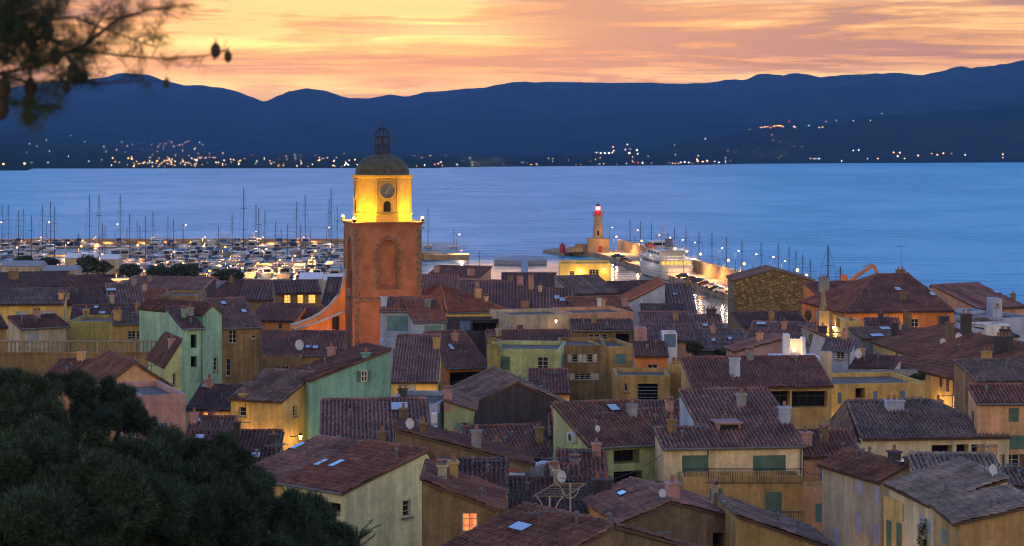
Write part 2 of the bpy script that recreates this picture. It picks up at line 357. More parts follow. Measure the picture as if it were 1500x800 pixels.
# ---------------------------------------------------------------- house builder
UP = Vector((0, 0, 1))
def tile_patch(mb, o, e, L, sd, Sf, nrm, D, flip):
    """canal tiles in columns. o eave start, e eave dir, L length, sd up-slope dir, Sf(t)->(lo,hi)"""
    pitch = .255 if D < 215 else (.34 if D < 260 else .42)
    rl = .45 if D < 150 else (.62 if D < 200 else (1.3 if D < 260 else 50))
    n = max(2, int(L / pitch)); pitch = L / n; amp = .105 * pitch / .25
    prof = [(0, 0), (.12, .72), (.29, 1), (.46, .72), (.58, 0), (.79, -.3), (1.0, 0)]
    for j in range(n):
        t0 = j * pitch
        lo, hi = Sf(t0 + pitch / 2)
        if hi - lo < .05: continue
        nrow = max(1, int((hi - lo) / rl + .5)); st = (hi - lo) / nrow
        cj = rnd.uniform(-.012, .012)
        sg = [noise.noise(o + e * t0 + sd * (lo + st * r_) * 1.0 + Vector((3.3, 1.7, 0)) * 0) * .05 + noise.noise((o + e * t0 + sd * (lo + st * r_)) * .35) * .07 for r_ in range(nrow + 1)] if D < 200 else [0] * (nrow + 1)
        for r in range(nrow):
            a = lo + r * st; b2 = min(hi, a + st + .02)
            jit = rnd.uniform(-.010, .022); sk = rnd.uniform(-.028, .028) + cj
            k = len(mb.v)
            for (s, lift) in ((a, .045 + jit + sg[r]), (b2, .0 + jit * .3 + sg[r + 1])):
                for (q, h) in prof:
                    mb.v.append(tuple(o + e * (t0 + q * pitch + (sk if 0 < q < .8 else 0)) + sd * s + nrm * (h * amp + lift)))
            m = len(prof)
            for i in range(m - 1):
                f = (k + i, k + i + 1, k + m + i + 1, k + m + i); mb.f.append(f[::-1] if flip else f); mb.uv.append((j + .5, r + .5 + rnd.random() * .01))
            if D < 200:
                f = tuple(k + i for i in (0, 1, 2, 3, 4)); mb.f.append(f); mb.uv.append((j + .5, r + .5))
HOUSES = {}
def house(label, C, D, U, yr=None, dep=None, roof='lean', p=.30, rf=.5, wall='ochre', tile='brown_t', win=(), sky=(), chim=(), ant=(), dish=(), lamp=(), acs=(),
          base=None, name='house', cat='house', group=None, over=.3, wall2=None, ncol=None, light=None, gutter=None, vd=None, topt=True, auto=True, hipx=None):
    """C: pixel of the near eave corner at distance D; U: pixel of the other end of that eave line"""
    cp = at(C[0], C[1], D); z0 = cp.z
    if yr is not None and roof != 'flat':
        if D < 290 and rnd.random() < .75: ant = list(ant) + [(C[0] + (U[0] - C[0]) * rnd.uniform(.15, .85), C[1] + (yr - C[1]) * rnd.uniform(.5, .95), rnd.uniform(10, 24) * 130 / D)]
        if 118 < D < 290 and len(chim) < 2 and rnd.random() < .65: chim = list(chim) + [(C[0] + (U[0] - C[0]) * rnd.uniform(.1, .9), C[1] + (yr - C[1]) * rnd.uniform(.6, .95), 9 * 170 / D, 13 * 170 / D, rnd.choice(['brown', 'beige', 'pink', 'umber', 'grey', 'salmon']))]
    DU = D * (C[1] - HY) / (U[1] - HY); up_ = at(U[0], U[1], DU)
    u = Vector((up_.x - cp.x, up_.y - cp.y, 0)); L = u.length; u.normalize()
    v = Vector((-u.y, u.x, 0)); 
    if v.y < 0: v = -v
    flip = (u.cross(v)).z < 0
    def dsolve(yy, x0=cp, dirv=v):   # run needed along v so that a slope p shows its ridge at pixel row yy
        return (C[1] - yy) * D / F / (p + dirv.y * (yy - HY) / F)
    rise = 0.0
    if roof in ('lean',):
        d = dsolve(yr) if dep is None else dep
        if dep is not None and yr is not None:
            Yr = D + v.y * d; rise = CAMH - (yr - HY) / F * Yr - z0
        else: rise = p * d
        dep = d
    elif roof in ('gable', 'hip'):
        if dep is None: d = dsolve(yr); rise = p * d; dep = d / rf
        else:
            d = dep * rf; rise = (CAMH - (yr - HY) / F * (D + v.y * d) - z0) if yr is not None else p * d
    elif roof == 'gable_side':
        dep = dep or 8; mid = (cp + u * L * rf)
        rise = (CAMH - (yr - HY) / F * mid.y - z0) if yr is not None else p * L / 2
    elif roof in ('lean_side', 'lean_side_r'):   # low at C  / low at U
        dep = dep or 7; e_ = cp + (u * L if roof == 'lean_side' else u * 0)
        rise = (CAMH - (yr - HY) / F * e_.y - z0) if yr is not None else p * L
    else: dep = dep or 7
    if rise < .05 and roof != 'flat': rise = .05
    hx = min(L / 2 * .98, (dep * rf) * .95) if roof == 'hip' else 0
    hx2 = hx
    if hipx: hx, hx2 = hipx[0] * L, hipx[1] * L
    def rz(s, q):
        if roof == 'lean': return z0 + rise * q / dep
        if roof == 'gable': return z0 + rise * (q / (dep * rf) if q < dep * rf else (dep - q) / (dep - dep * rf + 1e-6))
        if roof == 'gable_side': return z0 + rise * (s / (L * rf) if s < L * rf else (L - s) / (L * (1 - rf) + 1e-6))
        if roof == 'lean_side': return z0 + rise * s / L
        if roof == 'lean_side_r': return z0 + rise * (L - s) / L
        if roof == 'hip': return z0 + rise * min(1, q / (dep * rf), (dep - q) / (dep * (1 - rf)), s / hx, (L - s) / hx2)
        return z0 - .35
    cen = cp + u * L / 2 + v * dep / 2
    gb = ground(cen.x, cen.y) if base is None else base
    gl = min(ground((cp + u * a * L + v * b * dep).x, (cp + u * a * L + v * b * dep).y) for a in (0, 1) for b in (0, 1))
    zb = (gl - .3) if base is None else base
    P = lambda s, q, z: Vector((cp.x + u.x * s + v.x * q, cp.y + u.y * s + v.y * q, z))
    root = empty(name, label, cat, group)
    faces = {'F': (P(0, 0, z0), u, L, -v), 'C': (P(0, 0, z0), v, dep, -u), 'U': (P(L, 0, z0), v, dep, u), 'B': (P(0, dep, z0), u, L, v)}
    # ---- windows: find the opening on its face from its pixel
    holes = {k: [] for k in faces}; specs = []
    for wn in win:
        fk, px, py, wp, hp, kind = wn[:6]; colr = wn[6] if len(wn) > 6 else 'sh_green'
        o_, d_, fl, nn = faces[fk]
        def sol(pp):
            a = (pp - HX) / F; den = d_.x - a * d_.y
            return (a * o_.y - o_.x) / (den if abs(den) > 1e-6 else 1e-6)
        s0, s1 = sorted((sol(px - wp / 2), sol(px + wp / 2))); sc_ = (s0 + s1) / 2
        if not (-1 < sc_ < fl + 1): continue
        s0 = max(.12, s0); s1 = min(fl - .12, s1)
        if s1 - s0 < .25: continue
        Yc = o_.y + d_.y * sc_; zt = CAMH - (py - hp / 2 - HY) / F * Yc; zl = CAMH - (py + hp / 2 - HY) / F * Yc
        zt = min(zt, z0 - .1); zl = max(zl, zb + .3)
        if zt - zl < .25: continue
        if any(not (s1 < h[0] or s0 > h[1] or zt < h[2] or zl > h[3]) for h in holes[fk]): continue
        dp = {'open': 1.1, 'door': .12, 'garage': .1, 'shut': .06}.get(kind, .22)
        holes[fk].append((s0, s1, zl, zt, dp)); specs.append((fk, s0, s1, zl, zt, dp, kind, colr))
    if auto and D < 245 and wall not in ('darkbrown', 'mint', 'palegreen'):
        scol = rnd.choice(['sh_green', 'sh_teal', 'sh_blue', 'sh_grey', 'sh_brown', 'sh_lav', 'sh_green'])
        for fk in ('F', 'U' if C[0] < 750 else 'C'):
            o_, d_, fl, nn = faces[fk]; nw_ = int(fl / 2.6)
            for row in (0, 1, 2):
                for i in range(nw_):
                    sc_ = (i + .5) * fl / nw_ + rnd.uniform(-.25, .25); w2 = rnd.choice([.38, .45, .5]); hh = rnd.choice([.9, 1.2, 1.35]); zt = z0 - .75 - row * 2.7 + rnd.uniform(-.1, .1); s0, s1, zl = sc_ - w2, sc_ + w2, zt - hh
                    if rnd.random() < .3 or s0 < .5 or s1 > fl - .5 or zl < zb + 1: continue
                    if any(not (s1 + .65 < h[0] or s0 - .65 > h[1] or zt + .25 < h[2] or zl - .25 > h[3]) for h in holes[fk]): continue
                    kd = rnd.choice(['win', 'shut', 'shut', 'win', 'plain']); dp = {'shut': .06}.get(kd, .22)
                    holes[fk].append((s0, s1, zl, zt, dp)); specs.append((fk, s0, s1, zl, zt, dp, kd, scol))
    wb = MB(); wc = MB(); wmain = wb
    for fk, (o_, d_, fl, nn) in faces.items():
        wb = wc if (wall2 and fk == 'C') else wmain
        hs = holes[fk]
        ss = sorted({0, fl, *[h[0] for h in hs], *[h[1] for h in hs]}); zs = sorted({zb, z0, *[h[2] for h in hs], *[h[3] for h in hs]})
        Q = lambda s, z, dd=0: (o_.x + d_.x * s - nn.x * dd, o_.y + d_.y * s - nn.y * dd, z)
        for a, b2 in zip(ss, ss[1:]):
            for c_, e_ in zip(zs, zs[1:]):
                mx, mz = (a + b2) / 2, (c_ + e_) / 2
                if any(h[0] < mx < h[1] and h[2] < mz < h[3] for h in hs): continue
                wb.add([Q(a, c_), Q(b2, c_), Q(b2, e_), Q(a, e_)], [(0, 1, 2, 3)])
        for (a, b2, c_, e_, dp) in hs:
            p0 = [Q(a, c_), Q(b2, c_), Q(b2, e_), Q(a, e_)]; p1 = [Q(a, c_, dp), Q(b2, c_, dp), Q(b2, e_, dp), Q(a, e_, dp)]
            wb.add(p0 + p1, [(0, 1, 5, 4), (1, 2, 6, 5), (2, 3, 7, 6), (3, 0, 4, 7), (4, 5, 6, 7)])
    # gable / lean tops
    wb = wmain
    e = -.02
    def poly(pts): wb.add(pts, [tuple(range(len(pts)))])
    if roof == 'lean':
        for s in (0, L):
            if wall2 and s == 0: wc.add([P(s, 0, z0), P(s, dep, z0), P(s, dep, z0 + rise + e)], [(0, 1, 2)])
            else: poly([P(s, 0, z0), P(s, dep, z0), P(s, dep, z0 + rise + e)])
        poly([P(0, dep, z0), P(L, dep, z0), P(L, dep, z0 + rise + e), P(0, dep, z0 + rise + e)])
    elif roof == 'gable':
        for s in (0, L): poly([P(s, 0, z0), P(s, dep, z0), P(s, dep * rf, z0 + rise + e)])
    elif roof == 'gable_side':
        for q in (0, dep): poly([P(0, q, z0), P(L, q, z0), P(L * rf, q, z0 + rise + e)])
    elif roof in ('lean_side', 'lean_side_r'):
        h = L if roof == 'lean_side' else 0
        for q in (0, dep): poly([P(0, q, z0), P(L, q, z0), P(h, q, z0 + rise + e)])
        poly([P(h, 0, z0), P(h, dep, z0), P(h, dep, z0 + rise + e), P(h, 0, z0 + rise + e)])
    elif roof == 'flat':
        k = .22
        o4 = [P(0, 0, z0), P(L, 0, z0), P(L, dep, z0), P(0, dep, z0)]; i4 = [P(k, k, z0), P(L - k, k, z0), P(L - k, dep - k, z0), P(k, dep - k, z0)]; b4 = [x - UP * .4 for x in i4]
        wb.add(o4 + i4 + b4, [(0, 1, 5, 4), (1, 2, 6, 5), (2, 3, 7, 6), (3, 0, 4, 7), (4, 5, 9, 8), (5, 6, 10, 9), (6, 7, 11, 10), (7, 4, 8, 11)])
    wall_o = wb.build('wall', wall, root)
    if wall2: wc.build('side_wall', wall2, root)
    # ---- roof
    rb = MB(); rb.uv = []
    sb = MB()
    def slope(o_, e_, Lx, hor, run, rs, Sf=None, ovs=over, ove=.12):
        """o_ eave start on wall line, e_ eave dir, hor horizontal up-slope dir, run horizontal length, rs rise"""
        sl = math.hypot(run, rs); sd = (hor * run + UP * rs) / sl; nr_ = e_.cross(sd); 
        if nr_.z < 0: nr_ = -nr_; fl2 = True
        else: fl2 = False
        a = o_ - e_ * ove - sd * ovs + nr_ * .10; LL = Lx + 2 * ove; SS = sl + ovs
        f = (lambda t_: (0, SS)) if Sf is None else (lambda t_: (0, max(0, Sf(max(0, min(Lx, t_ - ove))) * SS)))
        tile_patch(rb, a, e_, LL, sd, f, nr_, D, fl2)
        if Sf is None: pts = [(0, 0), (LL, 0), (LL, SS), (0, SS)]
        else:
            aL = [(0, 0), (LL, 0)]; ts = [LL * i / 12 for i in range(12, -1, -1)]; pts = aL + [(q, f(q)[1]) for q in ts if f(q)[1] > .02]
        top = [a + e_ * x + sd * y_ - nr_ * .012 for x, y_ in pts]; bot = [q - nr_ * .12 for q in top]; n = len(pts)
        sb.add(top + bot, [tuple(range(n)), tuple(range(2 * n - 1, n - 1, -1))] + [(i, (i + 1) % n, n + (i + 1) % n, n + i) for i in range(n)])
    if roof == 'lean': slope(P(0, 0, z0), u, L, v, dep, rise); ridges = [(P(0, dep, z0 + rise), P(L, dep, z0 + rise))]
    elif roof == 'gable':
        slope(P(0, 0, z0), u, L, v, dep * rf, rise); slope(P(0, dep, z0), u, L, -v, dep * (1 - rf), rise); ridges = [(P(0, dep * rf, z0 + rise), P(L, dep * rf, z0 + rise))]
    elif roof == 'gable_side':
        slope(P(0, 0, z0), v, dep, u, L * rf, rise); slope(P(L, 0, z0), v, dep, -u, L * (1 - rf), rise); ridges = [(P(L * rf, 0, z0 + rise), P(L * rf, dep, z0 + rise))]
    elif roof == 'lean_side': slope(P(0, 0, z0), v, dep, u, L, rise); ridges = [(P(L, 0, z0 + rise), P(L, dep, z0 + rise))]
    elif roof == 'lean_side_r': slope(P(L, 0, z0), v, dep, -u, L, rise); ridges = [(P(0, 0, z0 + rise), P(0, dep, z0 + rise))]
    elif roof == 'hip':
        g = lambda t_: min(1, t_ / hx, (L - t_) / hx2)
        slope(P(0, 0, z0), u, L, v, dep * rf, rise, g, over, 0); slope(P(0, dep, z0), u, L, -v, dep * (1 - rf), rise, g, over, 0)
        g2 = lambda t_: min(1, t_ / (dep * rf), (dep - t_) / (dep * (1 - rf)))
        slope(P(0, 0, z0), v, dep, u, hx, rise, g2, over, 0); slope(P(L, 0, z0), v, dep, -u, hx2, rise, g2, over, 0)
        A, B_ = P(hx, dep * rf, z0 + rise), P(L - hx2, dep * rf, z0 + rise)
        ridges = [(A, B_), (P(0, 0, z0), A), (P(L, 0, z0), B_), (P(0, dep, z0), A), (P(L, dep, z0), B_)]
    else: ridges = []
    if roof != 'flat':
        ro = rb.build('roof', tile, root)
        us = sb.build('roof_board', 'wood', ro)
        if topt:
            cb = MB(); 
            for a, b2 in ridges:
                nseg = max(2, int((b2 - a).length / .45)) if D < 200 else 2
                for i in range(nseg):
                    q0 = a.lerp(b2, i / nseg); q1 = a.lerp(b2, (i + 1.06) / nseg); cb.tube([q0 + UP * .15, q1 + UP * .12], .13, 6, .11)
            cb.uv = [(i // 7 * 1.0 + .5, .5) for i in range(len(cb.f))]
            cb.build('ridge_tiles', tile, ro)
    else:
        fm = MB(); k = .225; fm.add([P(k, k, z0 - .36), P(L - k, k, z0 - .36), P(L - k, dep - k, z0 - .36), P(k, dep - k, z0 - .36)], [(0, 1, 2, 3)])
        ro = fm.build('roof', 'terrace_floor', root)
    if gutter or (gutter is None and roof in ('lean', 'gable', 'hip') and D < 230 and rnd.random() < .55):
        g = MB(); g.tube([P(-.1, -over - .02, z0 - .02), P(L + .1, -over - .02, z0 - .02)], .08, 8); g.tube([P(L - .15, -over, z0 - .05), P(L - .15, -.08, z0 - .4), P(L - .15, -.08, zb + 1)], .05, 6); g.build('gutter', 'lead', root)
    # ---- a ray through a pixel onto the roof
    def hit(px, py):
        best = None; Yv = D - 3
        while Yv < D + dep + L + 4:
            q = at(px, py, Yv); s = (q.x - cp.x) * u.x + (q.y - cp.y) * u.y; w_ = (q.x - cp.x) * v.x + (q.y - cp.y) * v.y
            if -.2 <= s <= L + .2 and -.2 <= w_ <= dep + .2:
                dz = q.z - rz(min(max(s, 0), L), min(max(w_, 0), dep))
                if best is None or abs(dz) < best[0]: best = (abs(dz), s, w_)
            Yv += .05
        if best is None: return None
        s, w_ = min(max(best[1], .3), L - .3), min(max(best[2], .3), dep - .3)
        return s, w_, P(s, w_, rz(s, w_)), D + (P(s, w_, 0).y - D)
    def grad(s, w_):
        h = .05; return (rz(s + h, w_) - rz(s - h, w_)) / (2 * h), (rz(s, w_ + h) - rz(s, w_ - h)) / (2 * h)
    for c_ in chim:
        r_ = hit(c_[0], c_[1])
        if not r_: continue
        s, w_, q, Yq = r_; wd = c_[2] * Yq / F; ht = c_[3] * Yq / F; cm = c_[4] if len(c_) > 4 else wall
        ch = MB(); ch.box(q + UP * (ht / 2 - .35), (wd, min(wd, .7), ht + .7), (u, v, UP)); ch.box(q + UP * (ht + .05), (wd + .14, min(wd, .7) + .14, .1), (u, v, UP)); co = ch.build('chimney', cm, ro)
        npot = max(1, int(wd / .35))
        if rnd.random() < .75:
            for i in range(npot):
                pp = MB(); o2 = q + u * ((i + .5) / npot - .5) * wd + UP * (ht + .1); pp.lathe(o2, [(.11, 0), (.09, .3), (.12, .34)], 8); pp.build('chimney_pot', 'pot', ro)
        else:
            hd = MB(); hd.box(q + UP * (ht + .32), (wd + .1, .6, .05), (u, v, UP))
            for a in (-1, 1): hd.box(q + u * a * wd * .38 + UP * (ht + .2), (.06, .4, .2), (u, v, UP))
            hd.build('chimney_cap', 'pot', ro)
    for k_ in sky:
        r_ = hit(k_[0], k_[1])
        if not r_ or roof == 'flat': continue
        s, w_, q, Yq = r_; gs, gw = grad(s, w_); n_ = Vector((0, 0, 1)) - u * gs - v * gw; n_.normalize()
        a1 = (u + UP * gs).normalized(); a2 = (v + UP * gw).normalized(); ww, hh = k_[2] * Yq / F * .85, k_[3] * .72
        fr = MB(); fr.box(q + n_ * .16, (ww + .12, hh + .12, .2), (a1, a2, n_)); fo = fr.build('skylight', 'dark', root)
        gl_ = MB(); gl_.box(q + n_ * .27, (ww, hh, .02), (a1, a2, n_)); gl_.build('pane', 'skyglass', fo)
    if D < 240 and roof != 'flat' and yr is not None:
        for _ in range(rnd.choice([1, 2, 2, 3])):
            s, w_ = rnd.uniform(.6, max(.7, L - .6)), rnd.uniform(.5, max(.6, dep * .8)); q = P(s, w_, rz(s, w_)); vm = MB(); vm.tube([q, q + UP * .55], .07, 6); vm.lathe(q + UP * .5, [(.13, 0), (.13, .06), (.02, .16)], 6); vm.build('roof_vent', 'lead', root)
    for k_ in ant:
        r_ = hit(k_[0], k_[1])
        if not r_: continue
        q = r_[2]; h = k_[2] * r_[3] / F; am = MB(); am.tube([q - UP * .2, q + UP * h], .03, 5)
        dr = Vector((rnd.uniform(.6, 1), rnd.uniform(-.5, .5), 0)).normalized(); pr = Vector((-dr.y, dr.x, 0))
        am.tube([q + UP * (h - .15) - dr * .7, q + UP * (h - .15) + dr * .7], .02, 4)
        for i in range(6): c0 = q + UP * (h - .15) + dr * (-.65 + i * .26); am.tube([c0 - pr * .35, c0 + pr * .35], .012, 4)
        am.build('antenna', 'lead', root)
    for k_ in dish:
        r_ = hit(k_[0], k_[1])
        if not r_: continue
        q = r_[2]; rr = k_[2] * r_[3] / F / 2 if len(k_) > 2 else .4; dm = MB(); k0 = q + UP * (rr + .3)
        ax = Vector((-cen.x * .004 + .45, -1, .25)).normalized(); a = ax.cross(UP).normalized(); b2 = a.cross(ax)
        rings = [(0, 0), (.4, .03), (.75, .10), (1, .2)]
        for (r2, dd) in rings:
            for j in range(14):
                th = j * math.pi / 7; dm.v.append(tuple(k0 + (a * math.cos(th) * .85 + b2 * math.sin(th)) * rr * r2 + ax * rr * dd))
        for i in range(3):
            for j in range(14): dm.f.append((i * 14 + j, i * 14 + (j + 1) % 14, (i + 1) * 14 + (j + 1) % 14, (i + 1) * 14 + j))
        dm.tube([k0 - ax * .02, k0 - UP * (rr + .4)], .03, 5); dm.tube([k0 - b2 * rr * .9 + ax * .15 * rr, k0 + ax * rr * .9], .015, 4)
        dm.build('satellite_dish', 'dish', root)
    # ---- windows, shutters, doors
    for (fk, s0, s1, zl, zt, dp, kind, colr) in specs:
        o_, d_, fl, nn = faces[fk]; ax = (d_, nn, UP)
        Q = lambda s, z, dd=0: Vector((o_.x + d_.x * s - nn.x * dd, o_.y + d_.y * s - nn.y * dd, z))
        W_, H_ = s1 - s0, zt - zl; mid = lambda dd: Q((s0 + s1) / 2, (zl + zt) / 2, dd)
        if kind in ('shut', 'door', 'garage'):
            sm = MB(); nl = max(1, round(W_ / .75))
            for i in range(nl):
                c0 = Q(s0 + W_ * (i + .5) / nl, (zl + zt) / 2, dp - .035); sm.box(c0, (W_ / nl - .03, .04, H_ - .02), ax)
                if kind == 'shut':
                    ns = max(3, int(H_ / .13))
                    for j in range(ns): sm.box(Q(s0 + W_ * (i + .5) / nl, zl + H_ * (j + .5) / ns, dp - .062), (W_ / nl - .14, .02, H_ / ns * .45), ax)
                if kind == 'garage':
                    for j in range(6): sm.box(Q(s0 + W_ / 2, zl + H_ * (j + .5) / 6, dp - .06), (W_ - .05, .015, H_ / 6 - .05), ax)
            sm.build('shutter' if kind == 'shut' else 'door', colr, root); continue
        if kind == 'open':
            pn = MB(); pn.box(mid(dp - .03), (W_ - .01, .02, H_ - .01), ax); wo = pn.build('veranda_opening' if W_ > 1.5 else 'window', 'interior', root)
            if W_ > 1.5:
                gm = MB(); 
                for i in range(3): gm.box(Q(s0 + W_ * (i + 1) / 4, (zl + zt) / 2, dp - .2), (.06, .05, H_ * .98), ax)
                gm.box(Q((s0 + s1) / 2, zl + .9, .15), (W_, .04, .05), ax)
                gm.build('frame', 'dark', wo)
            continue
        fm = MB(); fw = .07
        for sx in (s0 + fw / 2, s1 - fw / 2): fm.box(Q(sx, (zl + zt) / 2, dp - .05), (fw, .06, H_), ax)
        for zx in (zl + fw / 2, zt - fw / 2): fm.box(Q((s0 + s1) / 2, zx, dp - .05), (W_ - 2 * fw - .004, .055, fw), ax)
        nv = max(1, round(W_ / .5)); 
        for i in range(1, nv): fm.box(Q(s0 + W_ * i / nv, (zl + zt) / 2, dp - .05), (.05, .05, H_ - 2 * fw), ax)
        for i in range(1, 3): fm.box(Q((s0 + s1) / 2, zl + H_ * i / 3, dp - .045), (W_ - 2 * fw, .03, .03), ax)
        fo = fm.build('window', 'sh_cream', root)
        pn = MB(); pn.box(mid(dp - .025), (W_ - .02, .015, H_ - .02), ax); pn.build('pane', {'lit': 'lit_yellow', 'litsh': 'lit_orange', 'litbig': 'lit_orange'}.get(kind, 'glass'), fo)
        sl_ = MB(); sl_.box(Q((s0 + s1) / 2, zl - .05, -.06), (W_ + .2, .16, .09), ax); sl_.build('sill', 'stone', fo)
        if kind in ('win', 'litsh'):
            sw = max(.35, W_ / 2)
            for sg, se in ((-1, s0), (1, s1)):
                sm = MB(); cx = se + sg * (sw / 2 + .03); sm.box(Q(cx, (zl + zt) / 2, -.035), (sw, .045, H_), ax)
                for j in range(max(3, int(H_ / .14))): sm.box(Q(cx, zl + H_ * (j + .5) / max(3, int(H_ / .14)), -.065), (sw - .12, .02, .05), ax)
                sm.build('shutter', colr, fo)
    for k_ in acs:
        fk, px, py = k_; o_, d_, fl, nn = faces[fk]; a = (px - HX) / F; s = (a * o_.y - o_.x) / (d_.x - a * d_.y); s = min(max(s, .5), fl - .5)
        Yc = o_.y + d_.y * s; z = CAMH - (py - HY) / F * Yc; q = Vector((o_.x + d_.x * s + nn.x * .2, o_.y + d_.y * s + nn.y * .2, z))
        am = MB(); am.box(q, (.8, .34, .56), (d_, nn, UP)); ao = am.build('air_conditioner', 'dish', root)
        fn = MB(); ct = q + nn * .19 - d_ * .12
        for j in range(12):
            th = j * math.pi / 6; fn.v.append(tuple(ct + (d_ * math.cos(th) + UP * math.sin(th)) * .24 + nn * .01))
        fn.f.append(tuple(range(12))); fn.build('fan_grille', 'dark', ao)
    for k_ in lamp:  # lanterns mostly added for unseen street lamps, to warm the facades; several out of view
        fk, px, py, en = k_[:4]; o_, d_, fl, nn = faces[fk]; a = (px - HX) / F; s = (a * o_.y - o_.x) / (d_.x - a * d_.y); s = min(max(s, .2), fl - .2)
        Yc = o_.y + d_.y * s; z = max(CAMH - (py - HY) / F * Yc, gb + 2); q = Vector((o_.x + d_.x * s + nn.x * .9, o_.y + d_.y * s + nn.y * .9, z))
        lm = MB(); lm.tube([q - nn * .95, q - nn * .3 + UP * .1, q + UP * .25], .03, 5); lm.lathe(q + UP * .18, [(.16, 0), (.05, .18)], 8); lo = lm.build('wall_lantern', 'dark', root)
        gm = MB(); gm.lathe(q - UP * .14, [(.06, 0), (.13, .3)], 8); gm.build('lamp_glass', 'lamp_house', lo)
        col_ = k_[4] if len(k_) > 4 else (1, .58, .2)
        plight(q - UP * .35 + nn * .1, en, col_, .1, lo)
    loc = P(L / 2, dep / 2, zb); recenter(root, loc)
    HOUSES[label] = (root, faces, P, z0, L, dep, rise, rz, hit, zb)
    return root
# ---------------------------------------------------------------- the houses, near to far
H = house
# -- front centre left
H('big house with a wine red tiled roof, one skylight and a pale green gable wall', (505,722), 105, (415,707), yr=662, roof='gable', rf=.87, dep=6.9, p=.24, auto=False, wall='palegreen', tile='red_t',
  win=[('F',481,744,36,18,'open'), ('C',596,745,12,25,'plain')], sky=[(494,685,12,1.3),(462,664,10,1.2)], chim=[], over=.3, gutter=True)
H('cream house with a dusky violet roof joined to the left of the wine red roof', (415,709), 109.5, (347,698), yr=652, roof='gable', rf=.87, dep=6.9, p=.23, wall='yellow', tile='violet_t',
  sky=[(430,658,11,1.3)], win=[('F',395,722,14,16,'open')])
H('umber house with a glowing window under a small tiled hood, low front centre', (618,748), 98, (728,748), yr=706, roof='lean_side_r', dep=6, wall='umber', tile='brown_t',
  win=[('F',688,765,24,30,'litbig'), ('F',636,760,7,12,'plain')], chim=[(648,705,13,22,'beige'), (665,705,12,26,'ochre')])
H('dark roofed house of the front edge with one bright skylight', (770,846), 80, (1020,806), yr=773, dep=6, roof='gable_side', wall='brown', tile='brown_t', sky=[(764,779,24,1.3)], ant=[(790,775,30)], p=.3)
H('house with a yellow lit strip of wall under a dark roof carrying a pergola', (724,752), 113, (900,752), yr=703, roof='lean', wall='brightyellow', tile='dark_t', chim=[(882,748,26,44,'darkbrown'), (738,735,10,14), (815,712,9,22,'beige')],
  lamp=[('F',740,775,90),('F',850,775,90)], dish=[(822,715,18)], ant=[(770,725,36)])
H('rough brown house with a broad arched gable and cream side wall, bottom centre right', (912,768), 106, (1078,761), yr=737, dep=7.5, roof='gable_side', wall='brown', tile='violet_t',
  win=[('F',1052,792,16,22,'open')], sky=[(913,728,12,1.0)], chim=[(985,735,18,26,'pink'),(1060,745,8,34,'beige')], dish=[(970,738,14)], lamp=[('C',905,790,40)], rf=.42)
H('low house with a slanting dark roof in front of the green balcony door', (1078,806), 104, (1215,804), yr=757, roof='lean_side_r', dep=6, wall='ochre', tile='grey_t')
# -- second line
H('long brown house with a sloping stepped parapet behind the wine red roof', (580,684), 118, (776,682), yr=632, roof='lean_side_r', dep=5, wall='brown', tile='dark_t', chim=[(698,662,14,28,'grey'),(620,640,10,18)], dish=[(600,650,16)])
H('shadowed house with a broad dusky red roof behind the violet roof', (470,664), 128, (632,662), yr=588, roof='lean', wall='darkbrown', tile='violet_t', sky=[(585,600,28,1.6)], chim=[(560,650,12,16,'brown')], acs=[('U',640,612),('U',644,632)])
H('dark roofed low house between the brown parapet and the pergola roof', (628,716), 110, (742,716), yr=676, roof='lean', wall='brown', tile='dark_t', chim=[(640,700,14,20,'brown'),(662,702,14,26,'beige')])
H('maroon roofed house in the middle gap, two chimneys and no lit window', (700,676), 132, (812,672), yr=628, roof='lean', wall='brown', tile='red_t', chim=[(728,668,12,20,'umber'),(790,650,10,22,'umber')], ant=[(775,650,30)])
H('small brown block with a flat coping in front of the pale green house', (818,697), 121, (888,697), yr=663, roof='lean', wall='brown', tile='red_t', chim=[(842,690,14,16,'grey')])
H('pale grey green house with a mossy brown roof and two dark square openings', (864,656), 125, (975,650), yr=594, roof='lean', wall='lime', tile='brown_t',
  win=[('F',918,669,38,20,'open'),('F',920,703,42,26,'open')], sky=[(898,602,16,1.2)], acs=[('C',842,640)], dish=[(875,640,10)])
H('cream house with two wide closed green shutters beside a blue white side wall', (1040,656), 124, (1176,653), yr=574, roof='lean', wall='cream', wall2='bluegrey', tile='violet_t',
  win=[('F',1127,680,48,26,'shut'),('F',1066,680,3,3,'shut')], chim=[(1155,622,14,24,'bluegrey')], gutter=True)
H('low wing with one wide closed green shutter, left of the cream house', (972,657), 123, (1040,656), yr=630, roof='lean', wall='cream', tile='violet_t', win=[('F',1022,681,46,28,'shut')], dep=3.0)
H('ochre lower storey with a tall green balcony door and a tiled ledge', (1000,699), 120.5, (1177,697), roof='flat', dep=2.0, wall='ochre', win=[('F',1133,742,24,42,'shut')])
H('pink walled house with one closed blue shutter under a short maroon roof', (1178,670), 127, (1261,669), yr=634, roof='lean', wall='salmon', tile='red_t', win=[('F',1218,693,34,30,'shut','sh_blue')], chim=[(1180,655,16,20,'pink')])
H('orange ochre lower wall with a closed teal shutter under the blue shutter', (1176,714), 124.5, (1240,713), roof='flat', dep=2.2, wall='peach', win=[('F',1203,751,17,27,'shut','sh_teal'),('F',1236,747,6,27,'shut','sh_blue')], lamp=[('F',1185,830,90)])
